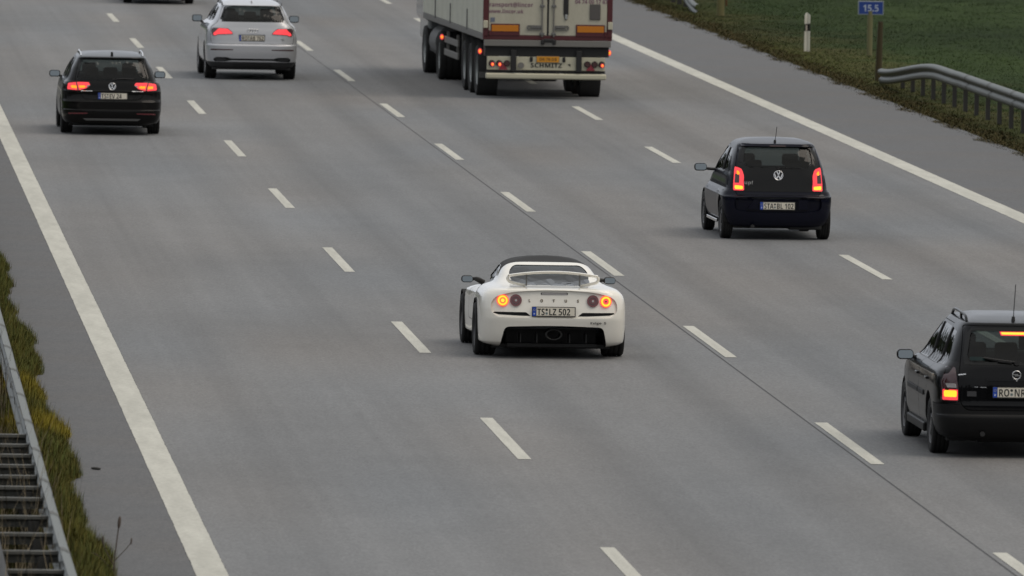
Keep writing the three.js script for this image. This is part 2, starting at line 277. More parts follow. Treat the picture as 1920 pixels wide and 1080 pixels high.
// grass and weeds
function tuft(n, h, spread, lean, wide) {
  const pos = [], nor = [], idx = [];
  for (let i = 0; i < n; i++) {
    const a = rnd() * 6.283, r = Math.sqrt(rnd()) * spread, x = Math.cos(a) * r, z = Math.sin(a) * r, b = rnd() * 6.283, l = lean * (.3 + rnd()), hh = h * (.55 + .6 * rnd()), w = wide * (.6 + .7 * rnd()), dx = Math.cos(b + 1.57) * w, dz = Math.sin(b + 1.57) * w, k = pos.length / 3;
    pos.push(x - dx, -.03, z - dz, x + dx, -.03, z + dz, x + Math.cos(b) * l * .35 + dx * .8, hh * .6, z + Math.sin(b) * l * .35 + dz * .8, x + Math.cos(b) * l * .35 - dx * .8, hh * .6, z + Math.sin(b) * l * .35 - dz * .8, x + Math.cos(b) * l, hh, z + Math.sin(b) * l);
    for (let q = 0; q < 5; q++) nor.push(Math.cos(b) * .2, .97, Math.sin(b) * .2);
    idx.push(k, k + 1, k + 2, k, k + 2, k + 3, k + 3, k + 2, k + 4);
  }
  const g = new THREE.BufferGeometry(); g.setAttribute('position', new THREE.Float32BufferAttribute(pos, 3)); g.setAttribute('normal', new THREE.Float32BufferAttribute(nor, 3)); g.setIndex(idx); return g;
}
function scatter(name, label, category, geo, mat, count, place, tint) {
  const m = new THREE.InstancedMesh(geo, mat, count), q = new THREE.Object3D(), c = new THREE.Color();
  for (let i = 0; i < count; i++) {
    const [x, y, z, s] = place(i); q.position.set(x, y, z); q.rotation.set(0, rnd() * 6.283, 0); q.scale.set(s, s * (.75 + .5 * rnd()), s); q.updateMatrix(); m.setMatrixAt(i, q.matrix);
    const t = tint(x, z); m.setColorAt(i, c.setRGB(t[0], t[1], t[2]));
  }
  m.name = numbered(name); m.castShadow = m.receiveShadow = true; tag(m, label, category); m.userData.kind = 'stuff'; scene.add(m); return m;
}
{
  const blade = phys({ color: 0xffffff, roughness: .9, specularIntensity: .15, side: THREE.DoubleSide });
  const patchy = (x, z, f) => .5 + .25 * Math.sin(x * f + 1.3 * Math.sin(z * f * .7)) + .25 * Math.sin(z * f * 1.3 + x * f * .4);
  scatter('verge_grass', 'short dark green grass covering the right verge', 'grass', tuft(12, .035, .30, .05, .006), blade, 60000,
    () => { const x = 22.12 + Math.pow(rnd(), 2.6) * 30, z = -176 - rnd() * 150; return [x, -.035, z, .7 + rnd() * .6]; },
    (x, z) => { const p = patchy(x, z, .16), dry = clamp((24.8 - x) / 2.6, 0, 1) * .8 + .25 * patchy(x + 9, z, 1.1), v = .86 + .2 * rnd(); return [v * lerp(.028, .066, dry * .8) * (.8 + .4 * p), v * lerp(.052, .066, dry * .7) * (.8 + .4 * p), v * lerp(.016, .020, dry)]; });
  scatter('verge_edge_grass', 'ragged olive grass fringe along the right asphalt edge', 'grass', tuft(10, .05, .15, .06, .009), blade, 30000,
    () => { const z = -176 - rnd() * 190; return [21.98 + Math.abs(rnd() + rnd() - 1) * .7 + .12 * Math.sin(z * .9) + .08 * Math.sin(z * 2.3), -.04, z, .6 + rnd() * .7]; },
    () => { const v = .6 + .5 * rnd(), d = rnd(); return [v * lerp(.048, .085, d), v * lerp(.050, .062, d), v * .024]; });
  // the left verge: weeds between guardrail and road
  const edge = (z) => 2.98 + .07 * Math.sin(z * .37) + .05 * Math.sin(z * 1.13 + 2) + .03 * Math.sin(z * 3.1);
  const leftTint = (x, z) => { const y = clamp(.5 * Math.sin(z * .21 + 2.2) + .5 * Math.sin(z * .9 + x * 2), 0, 1) * clamp(1 - Math.abs(z + 114) / 16, 0, 1), v = .6 + .8 * rnd(), d = rnd(); return [v * lerp(lerp(.060, .110, d), .30, y), v * lerp(lerp(.084, .090, d), .23, y), v * lerp(.024, .02, y)]; };
  scatter('median_weeds', 'rough green and yellow weeds along the left asphalt edge', 'weeds', tuft(16, .25, .12, .15, .0042), blade, 60000,
    () => { const z = -82 - rnd() * 90, x = edge(z) - Math.pow(rnd(), .8) * .75; return [x, -.03, z, .35 + .75 * rnd() * clamp((edge(z) - x) * 3 + .35, 0, 1)]; }, leftTint);
  scatter('median_grass', 'dark tangled grass under and behind the twin guardrail', 'grass', tuft(16, .26, .2, .17, .0045), blade, 60000,
    () => { const z = -80 - rnd() * 110, x = 2.5 - Math.pow(rnd(), 1.3) * 7; return [x, -.04, z, .5 + .8 * rnd()]; },
    (x, z) => { const v = .5 + .7 * rnd(), d = rnd(); return [v * lerp(.032, .065, d), v * lerp(.044, .052, d), v * .018]; });
  scatter('dry_stalks', 'pale dry stalks growing through the twin guardrail', 'weeds', tuft(4, .95, .10, .30, .004), blade, 420,
    () => { const z = -84 - rnd() * 70; return [1.75 + rnd() * .8, 0, z, .7 + .5 * rnd()]; }, () => { const v = .6 + .7 * rnd(); return [v * .15, v * .125, v * .085]; });
  const w = thing('tall_weed', 'single thin reddish weed standing on the left shoulder near the bottom edge', 'weed', [3.05, 0, -98.6]);
  const wm = std({ color: lin(.09, .072, .062), roughness: 1, side: THREE.DoubleSide });
  part(w, 'stem', [tube([[0, 0, 0], [.02, .25, 0], [.05, .52, .02]], .006, 10, 5), tube([[.01, .1, 0], [-.08, .26, .01], [-.10, .33, 0]], .004, 8, 5), tube([[.015, .15, 0], [.13, .28, .02], [.16, .32, .02]], .004, 8, 5), tube([[.005, .05, 0], [-.15, .2, 0], [-.2, .22, 0]], .004, 8, 5)], wm);
  for (const [x, y, k] of [[.048, .50, 1], [-.10, .34, .6], [.16, .33, .55]]) part(w, 'seed_head', at(new THREE.SphereGeometry(1, 8, 6).scale(.016 * k, .06 * k, .016 * k), x, y, .02, 0, 0, -.1), wm);
  const deb = part(scene, 'road_debris', at(new THREE.IcosahedronGeometry(1, 1).scale(.035, .015, .09), 3.27, .012, -112, 0, .5, 0), std({ color: lin(.03, .03, .028), roughness: .9 }));
  tag(deb, 'small dark scrap lying on the left shoulder', 'debris');
  // a far-off wood behind the bridge and along both verges: what the dark car bodies mirror
  const leaf = (() => { const g = []; for (let i = 0; i < 16; i++) g.push(at(new THREE.PlaneGeometry(.55, .45), rnd() * 2.2 - 1.1, rnd() * 2 - 1, rnd() * 2.2 - 1.1, rnd() * 3, rnd() * 3, rnd() * 3)); return merge(g); })();
  const spots = []; for (let i = 0; i < 140; i++) { const k = i - 44; spots.push(i < 44 ? [-120 + i * 6 + rnd() * 4, 55 + rnd() * 30, 13 + rnd() * 8] : i < 110 ? (i % 2 ? [-30 - rnd() * 10, -20 - k * 5.4, 7 + rnd() * 6] : [75 + rnd() * 20, 40 - k * 6, 8 + rnd() * 7]) : [-28 - rnd() * 30, -360 - (i - 110) * 18, 10 + rnd() * 8]); }
  scatter('wood', 'dark wood behind the bridge, seen only as reflections in the cars', 'wood', leaf, std({ color: 0xffffff, roughness: 1, side: THREE.DoubleSide }), 18000,
    (i) => { const [x, z, h] = spots[i % 140], a = rnd() * 6.283, y = Math.pow(rnd(), .9) * h, r = (1 - .75 * Math.pow(y / h, 2)) * (1.5 + h * .22) * Math.sqrt(rnd()); return [x + Math.cos(a) * r, y + .4, z + Math.sin(a) * r, 1 + rnd() * .7]; },
    () => { const v = .5 + .7 * rnd(); return [.03 * v, .04 * v, .018 * v]; });
}

// ------------------------------------------------------------------ car bodies: stacked plan outlines, cut with CSG
const evalr = new Evaluator(); evalr.attributes = ['position', 'normal', 'flag']; evalr.useGroups = false;
const flagged = (g, f) => { const q = g.index ? g.toNonIndexed() : g; for (const k of Object.keys(q.attributes)) if (!['position', 'normal'].includes(k)) q.deleteAttribute(k); q.clearGroups(); q.setAttribute('flag', new THREE.BufferAttribute(new Float32Array(q.attributes.position.count).fill(f), 1)); return q; };
function csg(a, b, op) {
  const A = new Brush(a), B = new Brush(b); A.updateMatrixWorld(); B.updateMatrixWorld();
  const g = evalr.evaluate(A, B, op).geometry, o = new THREE.BufferGeometry(), q = g.index ? g.toNonIndexed() : g, n = Math.min(q.drawRange.count, q.attributes.position.count);
  for (const [k, s] of [['position', 3], ['normal', 3], ['flag', 1]]) o.setAttribute(k, new THREE.BufferAttribute(new Float32Array(q.attributes[k].array.slice(0, n * s)), s));
  return o;
}
const cut = (a, list, f = 1) => { const b = (Array.isArray(list) ? list : [list]).map((g) => flagged(g, f)); return csg(a, b.length > 1 ? mergeGeometries(b) : b[0], SUBTRACTION); };
const keep = (a, b, f = 0) => csg(a, flagged(b, f), INTERSECTION);
function byFlag(g, f) {                                              // the triangles that came from the paint (0) or from a cutter (1)
  const F = g.attributes.flag.array, P = g.attributes.position.array, N = g.attributes.normal.array, p = [], n = [];
  for (let i = 0; i < F.length; i += 3) if ((F[i] > .5) === (f > .5)) for (let k = i * 3; k < i * 3 + 9; k++) { p.push(P[k]); n.push(N[k]); }
  const o = new THREE.BufferGeometry(); o.setAttribute('position', new THREE.Float32BufferAttribute(p, 3)); o.setAttribute('normal', new THREE.Float32BufferAttribute(n, 3)); o.setAttribute('uv', new THREE.Float32BufferAttribute(new Float32Array(p.length / 3 * 2), 2)); return o;
}
function flip(g) { const q = g.index ? g.toNonIndexed() : g; for (const k of Object.keys(q.attributes)) { const a = q.attributes[k], s = a.itemSize; for (let i = 0; i < a.count; i += 3) for (let c = 0; c < s; c++) { const t = a.array[(i + 1) * s + c]; a.array[(i + 1) * s + c] = a.array[(i + 2) * s + c]; a.array[(i + 2) * s + c] = t; } } return q; }
const tess = new TessellateModifier(.085, 7);
class Shell {
  constructor(levels, o = {}) {
    this.o = { nr: 5, nf: 3, dr: .75, df: 1.1, taper: () => 1, ...o };
    const ys = levels.map((l) => l[0]); this.ys = ys;
    [this.w, this.zr, this.zf] = [1, 2, 3].map((k) => pchip(ys, levels.map((l) => l[k])));
    this.nr = pchip(ys, levels.map((l) => l[4] ?? this.o.nr)); const belt = this.o.belt ?? 9, nf0 = this.o.nf; this.nf = (y) => lerp(nf0, 7, smooth(y, belt - .06, belt + .06));
  }
  half(y, z, inset = 0) {                                            // half width at height y and length z
    const w = this.w(y), a = this.zr(y), b = this.zf(y), L = a - b, dr = Math.min(this.o.dr, L * .48), df = Math.min(this.o.df, L * .5), nr = this.nr(y), nf = this.nf(y);
    let k = 1; if (z > a - dr) k = Math.pow(Math.max(0, 1 - Math.pow(Math.min(1, (z - a + dr) / dr), nr)), 1 / nr); else if (z < b + df) k = Math.pow(Math.max(0, 1 - Math.pow(Math.min(1, (b + df - z) / df), nf)), 1 / nf);
    return Math.max(.001, w * this.o.taper(z, y) * k - inset);
  }
  rear(x, y) {
    const a = this.zr(y), L = a - this.zf(y), dr = Math.min(this.o.dr, L * .48), n = this.nr(y); let z = a;
    for (let i = 0; i < 4; i++) { const t = Math.min(.985, Math.abs(x) / (this.w(y) * this.o.taper(z, y))); z = a - dr + dr * Math.pow(1 - Math.pow(t, n), 1 / n); }
    return z;
  }
  front(x, y) { const b = this.zf(y), L = this.zr(y) - b, df = Math.min(this.o.df, L * .5), n = this.nf(y), t = Math.min(.985, Math.abs(x) / this.w(y)); return b + df - df * Math.pow(1 - Math.pow(t, n), 1 / n); }
  roof(x, z) { let lo = 1, hi = this.ys[this.ys.length - 1]; for (let i = 0; i < 26; i++) { const m = (lo + hi) / 2; if (z < this.zr(m) && z > this.zf(m) && this.half(m, z) > Math.abs(x)) lo = m; else hi = m; } return lo; }
  solid(y0 = -9, y1 = 99, inset = [0, 0, 0, 0], step = .022) {       // closed mesh between two heights, inset = [side, rear, front, top]
    const Y = new Set(this.ys.map((y) => +y.toFixed(4))), a = Math.max(y0, this.ys[0]), b = Math.min(y1, this.ys[this.ys.length - 1]);
    for (let y = a; y < b; y += step) Y.add(+y.toFixed(4)); Y.add(+a.toFixed(4)); Y.add(+b.toFixed(4));
    const list = [...Y].filter((y) => y >= a - 1e-6 && y <= b + 1e-6).sort((p, q) => p - q).filter((y, i, l) => !i || y - l[i - 1] > .0015), NR = 26, NS = 26, NF = 18, half = NR + NS + NF, pos = [], idx = [];
    for (const yy of list) {
      const y = Math.min(this.ys[this.ys.length - 1], yy + inset[3]), A = this.zr(y), B = this.zf(y), L = A - B, dr = Math.min(this.o.dr, L * .48), df = Math.min(this.o.df, L * .5), nr = this.nr(y), nf = this.nf(y), w = this.w(y), pts = [];
      const arc = (f, n) => { const d = []; let s = 0; for (let i = 0; i <= 240; i++) { const p = f(i / 240); if (i) s += Math.hypot(p[0] - d[i - 1][0], p[1] - d[i - 1][1]); d.push([p[0], p[1], s]); } let k = 0; for (let i = 0; i < n; i++) { const t = s * i / n; while (d[k + 1][2] < t) k++; const u = (t - d[k][2]) / Math.max(1e-9, d[k + 1][2] - d[k][2]); pts.push([lerp(d[k][0], d[k + 1][0], u), lerp(d[k][1], d[k + 1][1], u)]); } };
      const R = Math.PI / 2;
      arc((t) => [w * Math.pow(Math.sin(t * R), 2 / nr), A - dr + dr * Math.pow(Math.cos(t * R), 2 / nr)], NR);
      arc((t) => [w, lerp(A - dr, B + df, t)], NS);
      arc((t) => [w * Math.pow(Math.cos(t * R), 2 / nf), B + df - df * Math.pow(Math.sin(t * R), 2 / nf)], NF);
      pts.push([0, B]);
      const loop = [...pts, ...pts.slice(1, -1).reverse().map(([x, z]) => [-x, z])], mid = (A + B) / 2, sc = Math.max(.02, (L - inset[1] - inset[2]) / L), off = (inset[2] - inset[1]) / 2;
      for (const [x, z] of loop) { const T = this.o.taper(z, y), X = x * T, k = Math.max(.02, 1 - inset[0] / Math.max(.02, w)); pos.push(X * k, yy, mid + (z - mid) * sc + off); }
    }
    const n = half * 2, rows = list.length;
    for (let j = 0; j < rows - 1; j++) for (let i = 0; i < n; i++) { const a1 = j * n + i, b1 = j * n + (i + 1) % n; idx.push(a1, b1, b1 + n, a1, b1 + n, a1 + n); }
    const cap = (j, up) => { let sx = 0, sz = 0; for (let i = 0; i < n; i++) { sx += pos[(j * n + i) * 3]; sz += pos[(j * n + i) * 3 + 2]; } const c = pos.length / 3; pos.push(sx / n, list[j], sz / n); for (let i = 0; i < n; i++) { const a1 = j * n + i, b1 = j * n + (i + 1) % n; up ? idx.push(a1, b1, c) : idx.push(b1, a1, c); } };
    cap(0, false); cap(rows - 1, true);
    const g = new THREE.BufferGeometry(); g.setAttribute('position', new THREE.Float32BufferAttribute(pos, 3)); g.setIndex(idx); g.computeVertexNormals();
    return g;
  }
  // a slab that follows the surface: the shape is drawn on the rear (x, y), the front (x, y) or a side (z, y); from d0 to d1 outside the paint
  wrap(face, shape, d0, d1, flat = false) {
    let g = flat ? new THREE.ShapeGeometry(shape, 8) : new THREE.ExtrudeGeometry(shape, { depth: 1, bevelEnabled: false, curveSegments: 8 });
    for (const k of ['uv', 'normal']) g.deleteAttribute(k);
    g = tess.modify(g.index ? g.toNonIndexed() : g); g.clearGroups();
    const p = g.attributes.position;
    for (let i = 0; i < p.count; i++) {
      const a = p.getX(i), b = p.getY(i), d = flat ? d0 : lerp(d0, d1, p.getZ(i));
      if (face === 'rear') p.setXYZ(i, a, b, this.rear(a, b) + d);
      else if (face === 'front') p.setXYZ(i, a, b, this.front(a, b) - d);
      else { const s = face === 'right' ? 1 : -1; p.setXYZ(i, s * (this.half(b, a) + d), b, a); }
    }
    for (const k of Object.keys(g.attributes)) if (k !== 'position') g.deleteAttribute(k);
    if (face === 'front' || face === 'right') g = flip(g);
    g.computeVertexNormals();
    if (flat) { g = mergeVertices(g, 1e-4); g.computeVertexNormals(); return plain(g); }
    return toCreasedNormals(g, .7);
  }
}
const slab = (pts, x0 = -1.4, x1 = 1.4) => { const g = new THREE.ExtrudeGeometry(poly(pts), { depth: x1 - x0, bevelEnabled: false }); g.translate(0, 0, x0); const p = g.attributes.position; for (let i = 0; i < p.count; i++) p.setXYZ(i, p.getZ(i), p.getY(i), p.getX(i)); const q = flip(g); q.computeVertexNormals(); return q; };   // polygon in (z, y) pushed across the car

function wheel(parent, x, z, R, W, rimR, spokes, rimMat, name = 'wheel') {
  const s = Math.sign(x), g = new THREE.Group(); g.name = name; g.position.set(x, R, z); parent.add(g);
  const h = W / 2, pr = [[rimR, -h * .86], [R - .055, -h], [R - .022, -h * .97], [R - .006, -h * .86], [R, -h * .7]];
  for (const q of [-.45, 0, .45]) pr.push([R, h * (q - .07)], [R - .010, h * (q - .06)], [R - .010, h * (q + .06)], [R, h * (q + .07)]);
  pr.push([R, h * .7], [R - .006, h * .86], [R - .022, h * .97], [R - .055, h], [rimR, h * .86]);
  const ty = new THREE.LatheGeometry(pr.map((p) => V2(...p)), 44); ty.rotateZ(-Math.PI / 2);
  part(g, 'tyre', ty, M.rubber);
  const rim = [at(new THREE.LatheGeometry([V2(rimR + .004, -h * .84), V2(rimR - .012, -h * .8), V2(rimR - .02, h * .1), V2(rimR - .012, h * .84), V2(rimR + .004, h * .87)], 32), 0, 0, 0, 0, 0, -Math.PI / 2), cyl(.075, .06, h * .55, 0, 0, 'x', 16)];
  for (let k = 0; k < spokes; k++) { const b = box(.035, rimR - .05, .07, 0, (rimR + .03) / 2, 0, .012); b.rotateX(k / spokes * 6.2832); b.translate(h * .55, 0, 0); rim.push(b); }
  const r = part(g, 'rim', rim, rimMat); const disk = part(g, 'brake_disc', cyl(rimR * .72, .03, 0, 0, 0, 'x', 24), M.dullSteel);
  if (s < 0) { r.rotation.y = Math.PI; }
  return g;
}
function plateTexture(left, right, blurred) {
  const c = document.createElement('canvas'); c.width = 520; c.height = 110; const x = c.getContext('2d');
  x.fillStyle = '#d8d2c4'; x.fillRect(0, 0, 520, 110); x.fillStyle = '#1d46a8'; x.fillRect(0, 0, 44, 110);
  x.fillStyle = '#d9c243'; for (let i = 0; i < 12; i++) { x.beginPath(); x.arc(22 + 12 * Math.cos(i * .5236), 34 + 12 * Math.sin(i * .5236), 2.2, 0, 7); x.fill(); }
  x.fillStyle = '#f0f0f0'; x.font = 'bold 26px sans-serif'; x.textAlign = 'center'; x.fillText('D', 22, 92);
  x.strokeStyle = '#151515'; x.lineWidth = 4; x.strokeRect(46, 3, 471, 104);
  x.fillStyle = '#141414'; x.textBaseline = 'middle'; x.font = 'bold 112px sans-serif'; x.textAlign = 'left';
  const wL = x.measureText(left).width, wR = x.measureText(right).width, room = 520 - 60 - 42 - 16, k = Math.min(.80, room / (wL + wR));
  x.save(); x.translate(56, 60); x.scale(k, 1); x.fillText(left, 0, 0); x.restore();
  const mx = 56 + wL * k + 20; x.fillStyle = '#2b2b2b'; x.beginPath(); x.arc(mx, 33, 15, 0, 7); x.fill(); x.fillStyle = '#8d8f94'; x.beginPath(); x.arc(mx, 78, 17, 0, 7); x.fill(); x.fillStyle = '#4b6a58'; x.fillRect(mx - 7, 70, 14, 14);
  x.save(); x.fillStyle = '#141414'; x.translate(mx + 24, 60); x.scale(k, 1); x.fillText(right, 0, 0); x.restore();
  const t = new THREE.CanvasTexture(c); t.colorSpace = THREE.SRGBColorSpace; t.anisotropy = 8; return t;
}
function plate(parent, x, y, z, left, right, tilt = 0) {
  const p = part(parent, 'number_plate', box(.535, .125, .016, 0, 0, 0, .006), M.plateBack, [x, y, z], [tilt, 0, 0]);
  part(p, 'plate_face', at(new THREE.PlaneGeometry(.52, .11), 0, .003, .0095), std({ map: plateTexture(left, right), roughness: .45 }));
  return p;
}
function seats(parent, z, list, y0 = .42, top = 1.0) {
  for (const x of list) {
    const s = part(parent, 'seat', [at(new RoundedBoxGeometry(.46, top - y0, .14, 3, .06), x, (top + y0) / 2, z, .16), box(.46, .16, .5, x, y0, z - .3, .06)], M.fabric);
    part(s, 'headrest', at(new RoundedBoxGeometry(.25, .18, .10, 3, .045), x, top + .12, z + .10, .12), M.fabric);
  }
}
function mirrors(parent, S, x, y, z, w, h, mat, arm, sides = [-1, 1]) {
  for (const s of sides) {
    const m = part(parent, 'door_mirror', at(new RoundedBoxGeometry(w, h, .11, 4, Math.min(h, .11) * .42), s * x, y, z), mat);
    part(m, 'mirror_glass', new THREE.ExtrudeGeometry(poly([[-w * .43, -h * .38], [w * .43, -h * .38], [w * .43, h * .38], [-w * .43, h * .38]], h * .3), { depth: .016, bevelEnabled: false }), M.mirror, [s * x, y, z + .049], [-.13, s * .04, 0]);
    part(m, 'mirror_arm', tube(arm.map(([a, b, c]) => [s * a, b, c]), .022, 10), M.trim);
  }
}
// one car from its description; returns its Group and Shell
function buildCar(c) {
  const t = thing(c.name ?? 'car', c.label, 'car', [c.x, 0, c.z], c.turn ?? 0);
  const S = new Shell(c.levels, c.shell), top = c.levels[c.levels.length - 1][0];
  let b = flagged(S.solid(), 0);
  b = cut(b, S.solid(c.floor ?? .42, top - .035, [.055, .09, .16, .035], .05));
  const wells = []; for (const w of c.wheels) for (const s of [-1, 1]) wells.push(at(new THREE.CylinderGeometry(w.R + w.gap, w.R + w.gap, .7, 40), s * (w.x - w.W / 2 - .06 + .35), w.R + .015, w.z, 0, 0, Math.PI / 2));
  b = cut(b, wells);
  const open = []; for (const w of c.windows) {
    if (w.face !== 'front') { open.push(S.wrap(w.face, poly(w.pts, w.r ?? .04), -.3, .12)); continue; }
    const yt = Math.max(...w.pts.map((p) => p[1])), g = new THREE.ExtrudeGeometry(poly(w.pts, .04), { depth: 3, bevelEnabled: false }); g.translate(0, 0, S.zf(yt) + .3 - 3); open.push(g);   // the windscreen is cut straight ahead
  }
  for (const w of open) b = cut(b, w);
  for (const r of c.recesses ?? []) b = cut(b, S.wrap(r.face ?? 'rear', poly(r.pts, r.r ?? .03), r.d, .15), r.dark ? 1 : 0);
  for (const k of c.cuts ?? []) b = cut(b, k);
  const whole = (name, g, mat = c.paint) => {
    const p = part(t, name, byFlag(g, 0), mat), in1 = byFlag(g, 1); if (in1.attributes.position.count) part(p, name === 'body' ? 'body_lining' : 'lining', in1, M.trim); return p;
  };
  const done = [];
  for (const p of c.panels ?? []) {
    const shape = (d) => p.slab ? slab(grown(p.slab, d)) : S.wrap(p.face, poly(grown(p.pts, d), p.r ?? .05), p.d ?? -.16, .12);
    const g = keep(b, shape(-(p.gap ?? .0035)), 1), nb = cut(b, shape(p.gap ?? .0035));
    b = nb; done.push([p.name, g, p.mat]);
  }
  whole('body', b);
  for (const [n, g, m] of done) whole(n, g, m ?? c.paint);
  for (const w of c.windows) part(t, w.name ?? 'window', S.wrap(w.face, poly(grown(w.pts, .012), w.r ?? .04), w.depth ?? -.014, 0, true), w.mat ?? M.glass);
  for (const p of c.patches ?? []) {
    const s = p.shape ?? poly(p.pts, p.r ?? .02); const o = part(t, p.name, S.wrap(p.face ?? 'rear', s, p.d0 ?? -.01, p.d1 ?? .004), p.mat);
    for (const q of p.sub ?? []) part(o, q.name, S.wrap(q.face ?? p.face ?? 'rear', q.shape ?? poly(q.pts, q.r ?? .015), q.d0 ?? -.004, q.d1 ?? (p.d1 ?? .004) + .004), q.mat);
  }
  for (const w of c.wheels) for (const s of [-1, 1]) {
    wheel(t, s * (w.x - w.W / 2), w.z, w.R, w.W, w.rim, w.spokes ?? 5, w.mat ?? M.alloy);
    const ln = new THREE.CylinderGeometry(w.R + w.gap - .012, w.R + w.gap - .012, w.W + .04, 32, 1, true); ln.rotateZ(Math.PI / 2);
    { const p = ln.attributes.position, a = [...ln.index.array]; ln.setIndex(a.filter((_, i) => { const k = i - i % 3; return Math.min(p.getY(a[k]), p.getY(a[k + 1]), p.getY(a[k + 2])) > -.08; })); }
    part(t, 'wheel_arch_liner', ln, M.liner, [s * (w.x - w.W / 2 - .03), w.R + .015, w.z]);
  }
  part(t, 'underbody', c.under, M.trim);
  return [t, S];
}
function emblemVW(r) {
  const g = [new THREE.TorusGeometry(r, r * .11, 8, 32)], bar = (x0, y0, x1, y1) => { const l = Math.hypot(x1 - x0, y1 - y0); g.push(at(new THREE.BoxGeometry(l, r * .2, r * .16), (x0 + x1) / 2, (y0 + y1) / 2, 0, 0, 0, Math.atan2(y1 - y0, x1 - x0))); };
  bar(-.36 * r, .86 * r, 0, .12 * r); bar(.36 * r, .86 * r, 0, .12 * r); bar(-.86 * r, .35 * r, -.42 * r, -.82 * r); bar(.86 * r, .35 * r, .42 * r, -.82 * r); bar(-.42 * r, -.82 * r, 0, 0); bar(.42 * r, -.82 * r, 0, 0);
  return merge(g);
}

